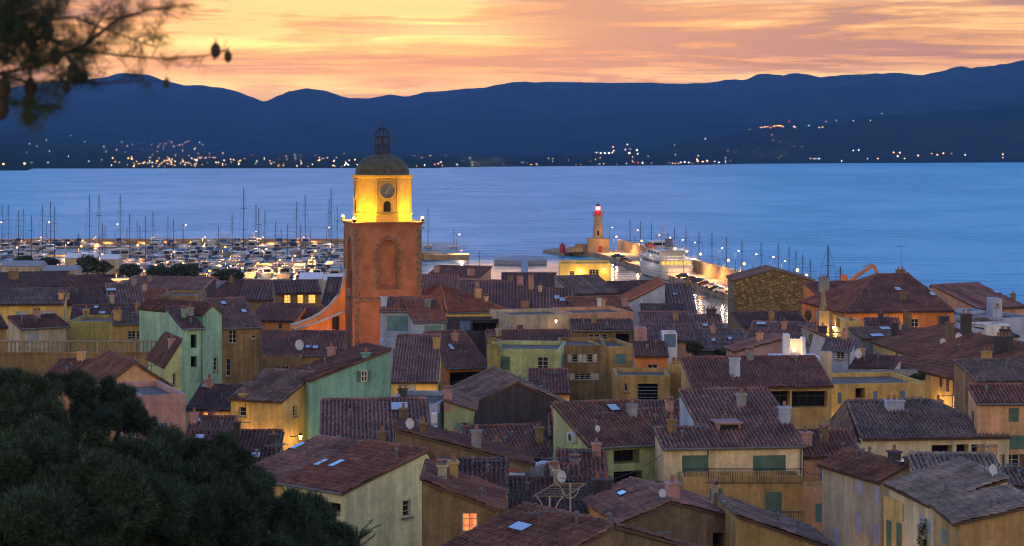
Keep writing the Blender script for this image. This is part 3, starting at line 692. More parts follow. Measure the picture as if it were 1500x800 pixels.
H('long low house with a hipped striped roof and a white columned veranda', (1262,643), 140, (1478,640), yr=590, roof='hip', rf=.7, hipx=(.05,.36), auto=False, wall='cream', tile='grey_t',
  win=[('F',1380,662,30,20,'open'),('F',1410,664,18,26,'open'),('F',1432,664,18,26,'open'),('F',1453,664,16,26,'open')], chim=[(1310,602,26,14,'bluegrey')], ant=[(1395,600,26)])
H('cream house with tall lavender shutters on its street side', (1290,706), 112, (1366,701), yr=684, dep=6.5, roof='gable_side', wall='beige', tile='brown_t',
  win=[('C',1259,710,9,28,'shut','sh_lav'),('C',1285,722,8,28,'shut','sh_lav'),('C',1257,767,8,30,'shut','sh_lav'),('C',1284,782,8,30,'shut','sh_lav')], sky=[(1322,669,18,.9)], chim=[(1310,650,14,16,'darkbrown'),(1342,662,16,16,'darkbrown')],
  lamp=[('C',1275,835,90)])
H('narrow yellow house with three tall green shutters at the lower right', (1342,743), 103, (1295,727), roof='flat', dep=4, wall='yellow', win=[('F',1302,782,8,40,'shut'),('F',1317,787,8,42,'shut'),('F',1333,792,8,42,'shut')], lamp=[('F',1312,835,90)])
H('house with a wide slate blue weathered roof and white side shutters', (1367,741), 100, (1476,738), yr=704, dep=6.5, roof='lean_side', wall='cream', tile='slate_t', win=[('C',1350,765,7,20,'shut','sh_lav'),('C',1360,772,7,20,'shut','sh_lav')], ant=[(1442,700,50)], dish=[(1454,705,16)])
H('higher bluish roof behind the slate blue roof with a gable end', (1345,700), 110, (1470,700), yr=668, roof='lean', wall='beige', tile='slate_t')
H('rough stone house at the bottom right corner with a tan wall', (1404,768), 93, (1515,768), yr=742, dep=5, roof='lean_side', wall='ochre', tile='slate_t', win=[('C',1382,785,7,20,'shut','sh_teal')])
H('small blue washed house at the right edge below the green shutter', (1466,712), 118, (1530,712), yr=690, roof='lean', wall='bluegrey', tile='grey_t')
H('yellow house with one closed green shutter at the right edge', (1432,591), 141, (1540,591), yr=566, roof='lean', wall='peach', tile='red_t', win=[('F',1485,608,15,20,'shut'),('F',1491,648,24,20,'shut')])
# -- left quarter
H('yellow house with a mossy roof corner in front of the mint green house', (413,589), 150, (338,584), yr=548, dep=4.5, roof='lean', wall='yellow', tile='grey_t', win=[('F',355,600,11,20,'plain'),('C',432,602,6,16,'plain')],
  lamp=[('F',380,652,260),('C',425,640,60)], chim=[(352,589,10,4)])
H('mint green house with one dark green shuttered window', (453,560), 152, (572,553), yr=514, roof='lean_side', dep=5, wall='mint', over=.05, tile='dark_t', win=[('F',547,551,8,16,'win','sh_green')], chim=[(540,528,10,8)])
H('pale mint annex with a grey slab roof left of the mint green house', (415,557), 155, (455,554), roof='flat', dep=3, wall='peach')
H('pink rendered block with a blue awning beside the dark pines', (206,580), 128, (272,577), roof='flat', dep=8, wall='pink', win=[('F',231,627,28,14,'shut','sh_blue')])
H('orange gabled house with a white edged gable behind the pink block', (147,571), 147, (247,566), yr=533, dep=9, roof='gable_side', wall='peach', tile='brown_t', win=[('F',222,577,26,18,'win','sh_grey')], lamp=[('F',215,600,25)])
H('long dusky pink house with a low slanting roof left of the orange gable', (60,560), 158, (160,562), yr=528, roof='lean', wall='salmon', tile='red_t', chim=[(55,545,12,18,'ochre'),(120,530,10,14,'peach')])
H('small house with a lit red shuttered window below a dark roof', (274,600), 160, (336,601), yr=566, roof='lean', wall='yellow', tile='dark_t', win=[('F',301,607,8,9,'litsh','red_paint')], sky=[(300,569,9,.8)], lamp=[('F',325,612,20)])
H('low brown house with rows of curved tiles under the red shuttered window', (272,640), 146, (338,640), yr=613, roof='lean', wall='brown', tile='brown_t', sky=[(290,620,8,.8)])
H('long low dark roof with three bright skylights between pines and yellow house', (262,690), 124, (400,690), yr=634, roof='lean', wall='ochre', tile='dark_t', sky=[(293,645,14,.8),(335,650,22,.9),(374,672,16,.9)], chim=[(347,650,9,30,'darkbrown'),(403,660,12,22,'darkbrown')], ant=[(352,645,30)])
H('tall pale green gabled house, rightmost of the narrow green facades', (297,462), 186, (325,460), yr=447, dep=10, roof='gable_side', wall='green', tile='dark_t', win=[('F',316,533,6,20,'plain')], over=.1)
H('middle green facade with stacked open loggias', (268,482), 180, (298,481), yr=452, roof='lean', wall='green', tile='dark_t', dep=7, win=[('F',284,500,9,20,'open'),('F',284,530,9,16,'open')], chim=[(270,468,7,14)])
H('lowest lime green facade with a slanted top, leftmost of the green facades', (240,540), 168, (266,539), yr=500, roof='lean_side', dep=7, wall='lime', tile='dark_t', win=[('F',255,556,5,18,'plain')], over=.05, lamp=[('F',262,590,70)])
H('ochre house with two dark windows beside the tall green gable', (325,481), 190, (384,479), yr=440, roof='lean', wall='umber', tile='violet_t', win=[('F',341,493,12,20,'plain','sh_green'),('F',335,538,7,26,'plain'),('F',372,493,8,8,'plain')], sky=[(327,447,8,1),(357,459,8,1)], gutter=True)
H('ochre walled house with a long maroon roof and two small skylights', (362,521), 198, (500,521), yr=487, roof='lean', wall='ochre', tile='red_t', sky=[(452,511,9,.9),(462,512,9,.9)], dish=[(438,518,16)], chim=[(520,520,12,40,'grey'),(520,510,12,10,'grey')])
H('shallow umber house under the maroon roof with a plain wall', (345,525), 193, (442,524), roof='flat', dep=3, wall='umber')
H('cottage with a curved tiled roof and an arched pale door by the balustrade', (30,482), 192, (100,478), yr=466, roof='lean', wall='beige', tile='dark_t', win=[('F',48,494,14,18,'door','sh_grey')])
H('flat roofed olive house between two tiled roofs by the balustrade', (98,471), 196, (166,471), roof='flat', dep=8, wall='olive')
H('house with a row of four white paned windows above the balustrade', (166,475), 195, (263,473), yr=461, roof='lean', wall='ochre', tile='grey_t', win=[('F',193,491,12,13,'plain'),('F',206,491,12,13,'plain'),('F',220,491,12,13,'plain'),('F',234,491,12,13,'plain')], chim=[(172,470,11,14,'ochre'),(255,470,12,16,'peach')])
H('house with pale blue shutters under a long dark roof at the left edge', (-20,447), 214, (92,446), yr=425, roof='lean', wall='yellow', tile='grey_t', win=[('F',32,463,18,14,'shut','sh_grey'),('F',68,462,20,14,'shut','sh_grey')], chim=[(90,440,7,10,'peach')], lamp=[('F',50,480,40)])
H('ochre house at the left edge beneath the pale blue shutters', (-40,482), 200, (10,480), yr=452, roof='lean', wall='ochre', tile='dark_t')
H('dark roofed house second along from the left edge with a small lit edge', (95,447), 222, (160,445), yr=425, roof='lean', wall='yellow', tile='dark_t', chim=[(97,440,8,10,'ochre')])
H('house whose steep violet striped roof carries a blue skylight', (160,449), 226, (212,448), yr=418, roof='lean', wall='brown', tile='violet_t', sky=[(163,427,16,1)], chim=[(158,446,7,12,'beige')])
H('house with a dark roof littered with aerials behind the paned windows', (104,468), 208, (272,466), yr=449, roof='lean', wall='ochre', tile='dark_t', sky=[(141,453,7,.8),(150,461,10,.8)], chim=[(126,462,9,8)], ant=[(248,462,14),(118,460,10)])
H('terracotta edged flat house with a brown front, left of the green gables', (234,433), 232, (285,433), roof='flat', dep=9, wall='brown')
H('terracotta roofed small house beside the violet striped roof', (192,441), 240, (240,441), yr=426, roof='lean', wall='salmon', tile='terra_t', win=[('F',226,440,10,14,'open')])
H('long dark windowless warehouse roof nearest the marina, left half', (-30,424), 300, (112,420), yr=402, roof='lean', wall='darkbrown', tile='dark_t', chim=[(20,410,14,12,'brown'),(105,412,8,10,'brown')])
H('long dark windowless warehouse roof nearest the marina, right half', (112,424), 296, (176,421), yr=406, roof='lean', wall='darkbrown', tile='dark_t')
H('plain dark house with a straight ridge behind the terracotta flat house', (176,424), 292, (298,426), yr=406, roof='lean', wall='darkbrown', tile='violet_t', chim=[(219,414,5,8,'grey')], win=[])
H('shadowed house below the lit boats with a small bright window light', (300,438), 275, (360,440), yr=411, roof='lean', wall='darkbrown', tile='dark_t', lamp=[('F',340,440,10)])
H('dark house with three glowing yellow windows left of the church', (404,431), 268, (470,430), yr=413, roof='lean', wall='brown', tile='dark_t', win=[('F',421,438,10,14,'lit'),('F',440,439,9,18,'lit'),('F',457,438,11,13,'lit')])
H('flat umber roofed house left of the three glowing windows', (350,441), 272, (404,441), yr=414, roof='lean', wall='umber', tile='brown_t')
H('reddish terrace house below and left of the glowing windows', (366,470), 250, (430,471), yr=446, roof='lean', wall='orange', tile='brown_t', win=[('F',385,478,6,8,'plain'),('F',410,478,6,8,'plain')])
H('reddish terrace house directly beneath the glowing windows', (428,466), 252, (478,464), yr=452, roof='lean', wall='orange', tile='red_t', chim=[(474,460,7,12,'brown')])
H('purple roofed house close behind the curved church buttress', (470,452), 270, (506,452), yr=408, roof='lean', wall='brown', tile='dark_t', chim=[(484,430,5,8)])
# -- centre
H('white blue house with a wide closed teal shutter in front of the tower', (557,456), 206, (609,456), yr=437, roof='lean', wall='bluegrey', tile='terra_t', win=[('F',583,474,32,22,'shut','sh_teal')], chim=[(562,450,9,14,'bluegrey')])
H('right wing with an orange tiled roof and a small closed teal shutter', (606,472), 203, (654,471), yr=437, roof='lean', wall='bluegrey', tile='terra_t', win=[('F',634,483,24,12,'shut','sh_teal')])
H('pale low front wall of the white blue house by the tower foot', (556,500), 196, (610,500), roof='flat', dep=3, wall='bluegrey')
H('hip roofed orange house with a yellow strip of wall and a dark terrace', (655,459), 226, (742,456), yr=417, roof='hip', rf=.8, dep=14, wall='brightyellow', tile='terra_t', chim=[(700,438,8,14,'peach'),(712,440,5,8,'peach')])
H('dark loggia block under the yellow strip with a pale doorway', (648,467), 218, (744,467), roof='flat', dep=3, wall='darkbrown', win=[('F',681,477,16,14,'door','sh_blue'),('F',714,477,44,16,'open')], acs=[('F',741,484)])
H('house with a steep violet corrugated roof and a yellow front under it', (573,560), 174, (640,560), yr=493, roof='lean', wall='brightyellow', tile='violet_t', win=[('F',601,568,17,9,'garage','sh_cream')], chim=[(645,512,10,16,'ochre')], lamp=[('F',620,580,25)])
H('maroon striped roof house between the violet roof and the yellow green block', (655,540), 186, (716,538), yr=488, roof='lean', wall='orange', tile='red_t', sky=[(661,512,7,1.6)], win=[('F',684,560,50,30,'open')])
H('yellow green flat block with a creeping plant stain on its wall', (715,511), 181, (820,512), roof='flat', dep=8, wall='lime', chim=[(722,509,12,7,'lime')])
H('narrow olive pier wall at the left end of the yellow green block', (714,506), 179.5, (733,506), roof='flat', dep=1.5, wall='olive')
H('small maroon lean roof with an orange front below the yellow green block', (776,576), 170, (834,576), yr=543, roof='lean', wall='peach', tile='red_t', lamp=[('F',828,592,8)])
H('wide dark gabled barn wall with pale verge boards in the centre', (672,604), 160, (842,600), yr=561, dep=11, roof='gable_side', wall='darkbrown', tile='grey_t', ant=[(770,575,14)])
H('small yellow green house with one open teal shutter left of the dark barn', (650,601), 150, (693,601), yr=587, dep=7, roof='lean_side_r', wall='lime', tile='grey_t', win=[('F',681,630,10,22,'win','sh_teal')], chim=[(655,592,12,16,'pink'),(644,585,8,8,'grey')])
H('white edged flat terrace behind the dusky red roof', (556,590), 150, (640,592), roof='flat', dep=8, wall='bluegrey', chim=[(590,583,11,12,'darkbrown')], win=[])
H('tall brown house with two pairs of cream shutters', (820,506), 186, (888,506), roof='flat', dep=8, wall='umber', win=[('F',842,525,9,12,'win','sh_cream'),('F',864,525,9,12,'win','sh_cream'),('F',853,552,24,10,'win','sh_cream')])
H('plain buff block right of the cream shutters with a stained wall', (886,508), 187, (934,507), roof='flat', dep=8, wall='ochre')
H('roof terrace house with a long white awning edge and glass doors', (838,484), 197, (928,484), yr=470, roof='lean', wall='brown', tile='brown_t', win=[('F',870,496,18,14,'plain'),('F',886,496,10,14,'plain'),('F',912,495,20,12,'open')], dep=4)
H('pinkish block with a small window and air conditioner above the awning', (838,459), 215, (928,457), roof='flat', dep=8, wall='salmon', win=[('F',895,470,16,10,'plain')], acs=[('F',912,472)])
H('grey beige blank wall with a small brown door, centre', (745,462), 214, (836,460), roof='flat', dep=8, wall='beige', win=[('F',762,483,9,14,'door','sh_brown')], acs=[('F',747,487)], lamp=[('F',811,470,4)])
H('long maroon striped roof below the grey beige wall', (716,508), 198, (838,507), yr=486, roof='lean', wall='brown', tile='red_t', chim=[(720,504,10,8,'olive')])
H('orange walled small terrace house with a dark tiled edge', (931,522), 180, (978,522), yr=503, roof='lean', wall='orange', tile='brown_t', win=[('F',934,540,5,5,'plain')])
H('buff house with a pale blind and one small dark window', (902,550), 172, (982,550), roof='flat', dep=6, wall='ochre', win=[('F',949,577,29,30,'garage','sh_grey'),('F',917,568,6,12,'plain')])
H('tall narrow ochre gable wall right of the pale blind', (976,533), 176, (1016,535), roof='flat', dep=6, wall='ochre', chim=[(982,532,8,7,'ochre')])
H('violet striped roof house with a pale blue terrace door', (942,500), 200, (1018,500), yr=459, roof='lean', wall='salmon', tile='violet_t', win=[])
H('blue white dormer cabin with a closed pale blue door', (971,488), 195, (992,488), roof='flat', dep=3, wall='white', win=[('F',981,499,19,20,'garage','sh_blue')])
H('salmon chimney like stair block left of the violet striped roof', (931,482), 194, (948,482), roof='flat', dep=3, wall='pink')
H('small violet roof with one bright skylight right of the terrace door', (1010,484), 222, (1060,484), yr=463, roof='lean', wall='pink', tile='violet_t', sky=[(1033,479,9,1)], chim=[(1042,466,14,12,'darkbrown')], ant=[(1032,468,20)])
H('dark roof with two dim skylights above a clipped hedge', (1020,512), 200, (1096,512), yr=484, roof='lean', wall='darkbrown', tile='grey_t', sky=[(1045,501,7,.9),(1069,499,7,.9)])
H('long maroon violet roof over a row of dark veranda openings', (1015,568), 160, (1218,566), yr=526, roof='lean', wall='ochre', tile='red_t', win=[('F',1134,585,46,24,'open'),('F',1186,585,52,24,'open')], chim=[(1076,552,14,26,'bluegrey')])
H('steep blue grey striped roof house behind the lit roof terrace', (1094,504), 204, (1186,506), yr=473, roof='lean', wall='bluegrey', tile='violet_t', sky=[(1115,477,16,.8)], chim=[(1180,500,10,14,'grey')], dish=[(1088,484,9)])
H('dark roofed house in front of the rubble stone gable', (1088,480), 236, (1185,478), yr=460, roof='lean', wall='brown', tile='dark_t', chim=[(1130,472,7,14,'brown')])
H('pink roof terrace hut beside the brightly lit white chimney', (1080,516), 182, (1150,515), yr=497, roof='lean_side', dep=4, wall='pink', tile='violet_t', win=[('F',1141,515,11,10,'door','sh_brown')])
H('grey blue roof slope falling left to right right of the lit terrace', (1180,536), 205, (1300,534), yr=482, roof='lean_side_r', dep=7, wall='bluegrey', tile='grey_t', chim=[(1205,495,10,16,'darkbrown')])
H('small striped roof house with a blue framed window', (1205,513), 188, (1246,514), yr=497, roof='lean', wall='bluegrey', tile='violet_t', win=[('F',1231,520,13,13,'plain')], chim=[], dep=4)
H('low striped roof beside the blue framed window with a satellite dish', (1246,538), 180, (1308,541), yr=522, roof='lean', wall='bluegrey', tile='dark_t', dish=[(1253,530,14)])
H('yellow house with a dark arched window and an old terrace parapet', (1218,563), 166, (1357,560), roof='flat', dep=8, wall='yellow', win=[('F',1260,576,14,16,'open'),('F',1230,583,6,16,'shut','sh_blue'),('F',1282,580,6,14,'shut','sh_blue'),('F',1322,580,8,14,'shut','sh_blue')], lamp=[('F',1240,626,120),('F',1330,626,90)])
H('grey terrace back wall above the old yellow parapet', (1222,545), 176, (1345,543), roof='flat', dep=1.5, wall='grey')
# -- mid distance
H('rubble stone house with a broad low gable by the quay', (1076,412), 290, (1190,412), yr=396, dep=9, roof='gable_side', wall='rubble', tile='grey_t', rf=.5)
H('orange walled hall with a great dark purple hipped roof and skylights', (1238,458), 232, (1397,456), yr=404, roof='hip', rf=.6, hipx=(.55,.14), wall='orange', tile='red_t', dep=17, sky=[(1315,426,10,1.2),(1360,420,9,1.3),(1366,433,9,1.3)], chim=[(1319,410,12,14,'brown'),(1322,440,8,10,'brown')], ant=[(1320,400,44)], lamp=[('C',1232,480,200),('F',1300,492,260)])
H('pale yellow classical house with a moulded cornice facing the lane', (1240,470), 226, (1262,470), roof='flat', dep=26, wall='yellow', win=[('C',1228,470,6,20,'open'),('C',1210,462,4,18,'shut','sh_grey'),('C',1196,455,4,16,'shut','sh_grey'),('C',1180,448,4,16,'shut','sh_grey')], lamp=[('C',1190,470,120),('C',1222,490,160)])
H('dark red ridge roof left of the great purple hipped roof', (1216,448), 258, (1296,446), yr=415, roof='lean', wall='orange', tile='red_t', chim=[(1207,430,14,22,'grey')])
H('yellow lit two window house at the edge of the inner harbour', (820,386), 330, (895,386), roof='flat', dep=9, wall='brightyellow', win=[('F',838,401,7,8,'plain'),('F',870,399,14,9,'plain')], lamp=[('F',850,396,120,(1,.62,.2)),('F',885,394,60,(1,.62,.2)),('F',825,410,60,(1,.62,.2))])
H('grey green tin roofed shed in front of the yellow lit house', (842,432), 296, (906,430), yr=406, roof='lean', wall='grey', tile='grey_t')
H('brown house with a maroon roof and a blue framed skylight pair', (782,460), 262, (842,460), yr=424, roof='lean', wall='brown', tile='red_t', sky=[(816,438,9,1.6),(824,441,9,1.6)])
H('wide maroon roof house left of the blue framed skylights', (700,461), 268, (784,461), yr=414, roof='lean', wall='brown', tile='red_t', chim=[(778,425,8,20,'salmon'),(762,418,9,12,'pink'),(770,452,12,10,'peach')])
H('dark long roof at the water edge in front of the jetty', (735,424), 330, (815,424), yr=401, roof='lean', wall='darkbrown', tile='dark_t', chim=[(748,420,8,14,'brown')])
H('brown roof with several small chimneys right of the church nave', (622,408), 345, (700,410), yr=390, roof='lean', wall='salmon', tile='brown_t', chim=[(690,405,10,10,'pink'),(640,400,8,8,'pink')], ant=[(685,400,16)])
H('low pinkish flat house beyond the hip roofed orange house', (640,412), 300, (695,414), roof='flat', dep=8, wall='pink')
H('church nave with a terracotta roof to the right of the bell tower', (600,438), 250, (668,438), yr=404, roof='lean', dep=13, wall='orange', tile='terra_t')
H('small brown roof between nave and the wide maroon roof', (668,436), 292, (735,436), yr=412, roof='lean', wall='brown', tile='red_t', chim=[(700,426,6,12,'salmon')])
H('blue white half gable house below the ferry', (915,446), 272, (974,446), yr=416, dep=12, roof='lean_side', wall='bluegrey', tile='terra_t', win=[('F',950,444,12,3,'plain')])
H('purple roofed house with a small orange lit end right of the half gable', (973,462), 270, (1021,462), yr=417, roof='lean', wall='peach', tile='violet_t', sky=[(988,433,6,.8)], lamp=[('F',1016,468,15)])
H('low terracotta house with white pots before the half gable', (846,458), 262, (925,456), yr=437, roof='lean', wall='peach', tile='terra_t', chim=[(878,452,5,14,'white'),(884,452,4,12,'peach'),(915,450,8,12,'pink')])
H('dark roof with a straight pale ridge line left of the ferry stern', (905,428), 305, (975,426), yr=414, roof='lean', wall='darkbrown', tile='dark_t')
H('long mauve roof under the half gable with a pale gutter', (940,460), 245, (1005,460), yr=447, roof='lean', wall='grey', tile='dark_t')
# -- right quarter
H('long yellow street house running away from the viewer, nearer half', (1424,561), 174, (1560,556), yr=515, dep=16, roof='lean_side', wall='yellow', tile='brown_t',
  win=[('C',1408,570,5,26,'open'),('C',1398,566,5,26,'shut','sh_brown'),('C',1388,562,5,24,'shut','sh_brown'),('C',1378,556,4,22,'shut','sh_brown')], chim=[(1445,540,12,24,'ochre'),(1470,520,24,26,'darkbrown'),(1480,490,12,18,'darkbrown')],
  sky=[(1477,517,9,.8)], dish=[(1475,495,16)], ant=[(1463,545,16)], lamp=[('C',1405,605,170),('C',1380,590,120)], p=.3)
H('long yellow street house running away from the viewer, farther half', (1361,531), 190, (1470,530), yr=505, dep=20, roof='lean_side', wall='yellow', tile='brown_t',
  win=[('C',1352,545,4,20,'shut','sh_brown'),('C',1340,538,4,18,'shut','sh_brown'),('C',1326,530,3,16,'shut','sh_brown'),('C',1314,523,3,14,'shut','sh_brown')], chim=[(1391,500,10,26,'brown'),(1420,490,14,30,'darkbrown'),(1309,480,10,20,'darkbrown')],
  dish=[(1381,512,12),(1404,506,14)], lamp=[('C',1345,575,170),('C',1318,560,150)])
H('house with two long bright rooflights behind the yellow street house', (1262,497), 212, (1350,494), yr=482, roof='lean', wall='grey', tile='grey_t', sky=[(1296,484,18,.9),(1284,494,24,.9)], chim=[(1335,478,9,22,'brown')])
H('dark mossy roof with a chimney stack in front of the orange hall', (1340,502), 214, (1424,502), yr=483, roof='lean', wall='brown', tile='brown_t', chim=[(1381,480,14,20,'darkbrown')])
H('white framed dormer house with a sunlit side among satellite dishes', (1446,495), 205, (1490,493), yr=470, roof='lean', wall='bluegrey', tile='grey_t', dep=5)
H('white boarded dormer front left of the dish cluster', (1422,472), 204, (1445,476), roof='flat', dep=2.5, wall='white', win=[('F',1433,478,18,8,'open')])
H('dusky purple roof house on the skyline right of the orange hall', (1434,454), 262, (1502,450), yr=419, roof='gable', rf=.8, wall='salmon', tile='violet_t', sky=[(1459,430,12,1)], chim=[(1488,432,5,12,'brown')])
H('low dark flat house left of the dusky purple skyline roof', (1398,440), 268, (1440,438), roof='flat', dep=9, wall='grey', chim=[(1402,437,14,14,'darkbrown')])
H('blue grey flat house with a white stairwell at the right edge', (1395,462), 240, (1470,461), roof='flat', dep=10, wall='bluegrey')
H('pale blue stair tower with a narrow white front', (1454,438), 236, (1468,438), roof='flat', dep=3, wall='bluegrey', win=[('F',1461,447,5,5,'plain')])
H('bluish flat terrace at the far right edge with white lights of plastic', (1468,466), 234, (1520,464), roof='flat', dep=10, wall='bluegrey')
H('dark tiled roof at the right edge above the yellow green shuttered house', (1432,560), 158, (1545,558), yr=530, roof='lean', wall='brown', tile='grey_t', dep=5)
H('beige pillar like wall end standing between the lit terrace and the blue framed window', (1205,516), 167, (1219,516), roof='flat', dep=.8, wall='beige', auto=False)

def surface_window(label, fk, px, py, wp, hp, colr):
    root, faces = HOUSES[label][:2]; o_, d_, fl, nn = faces[fk]; a = (px - HX) / F; s = (a * o_.y - o_.x) / (d_.x - a * d_.y); Yc = o_.y + d_.y * s; z = CAMH - (py - HY) / F * Yc; W_, H_ = wp * Yc / F, hp * Yc / F; ax = (d_, nn, UP)
    q = Vector((o_.x + d_.x * s, o_.y + d_.y * s, z)); off = -root.location
    m = MB()
    for sx in (-1, 0, 1): m.box(q + d_ * sx * W_ / 2 + nn * .04, (.07, .07, H_), ax)
    for sz in (-1, 0, 1): m.box(q + UP * sz * H_ / 2 + nn * .035, (W_, .06, .07), ax)
    fo = m.build('window', 'sh_cream', root); fo.location = off
    m = MB(); m.box(q + nn * .012, (W_, .02, H_), ax); m.build('pane', 'glass', fo)
    for sg in (-1, 1):
        m = MB(); m.box(q + d_ * sg * (W_ * .5 + W_ * .3 + .05) + nn * .05, (W_ * .6, .05, H_ * 1.05), ax)
        for j in range(9): m.box(q + d_ * sg * (W_ * .8 + .05) + nn * .08 + UP * (j / 8 - .5) * H_ * .95, (W_ * .45, .02, .05), ax)
        m.build('shutter', colr, fo)
surface_window('mint green house with one dark green shuttered window', 'F', 533, 551, 9, 15, 'sh_green')

H('white walled low house tucked between the mossy roof and the blue white side wall', (948,624), 143, (1012,623), yr=602, roof='lean', wall='bluegrey', tile='red_t')
H('low terracotta walled strip with a dark coping under the buff house', (900,604), 152, (1010,604), yr=590, roof='lean', wall='salmon', tile='brown_t', dep=2.5)
H('small dark lean roof left of the orange cushioned bench', (655,704), 113, (702,704), yr=684, roof='lean', wall='beige', tile='brown_t', chim=[(690,700,10,20,'brown')])
H('small slanting roof between the maroon gap roof and the pergola roof', (800,706), 117, (850,706), yr=684, roof='lean', wall='umber', tile='red_t', chim=[(812,704,12,18,'beige')])
H('little brown roof wedged above the long brown parapet', (640,668), 127, (700,668), yr=648, roof='lean', wall='brown', tile='violet_t', chim=[(655,660,9,16,'pink')])
H('narrow reddish roof between the dark barn and the mossy roof', (806,640), 138, (850,640), yr=610, roof='lean', wall='brown', tile='red_t')
H('low grey slab hut beside the two dim skylights', (1100,514), 196, (1130,514), yr=502, roof='lean', wall='grey', tile='dark_t')
H('small stepped brown roof between the rooflights and the orange hall', (1270,478), 224, (1320,478), yr=468, roof='lean', wall='brown', tile='brown_t', chim=[(1290,474,7,14,'darkbrown')])
def dormer(label, px, py, wp, hp):
    root, faces, P, z0, L, dep, rise, rz, hit, zb = HOUSES[label]; s, w_, q, Yq = hit(px, py); u = faces['F'][1]; n = faces['F'][3]; W_, H_ = wp * Yq / F, hp * Yq / F; off = -root.location
    m = MB(); m.box(q + UP * H_ * .3 - n * .9, (W_, 1.9, H_ * 1.2), (u, n, UP)); m.box(q + UP * (H_ * .93) - n * .85, (W_ + .2, 2.1, .08), (u, n, UP)); o = m.build('dormer', 'pink', root); o.location = off
    m = MB(); m.box(q + UP * H_ * .5 + n * .06, (W_ * .8, .06, H_ * .5), (u, n, UP)); m.build('pane', 'glass', o)
dormer('cream house with two wide closed green shutters beside a blue white side wall', 1068, 634, 34, 16)
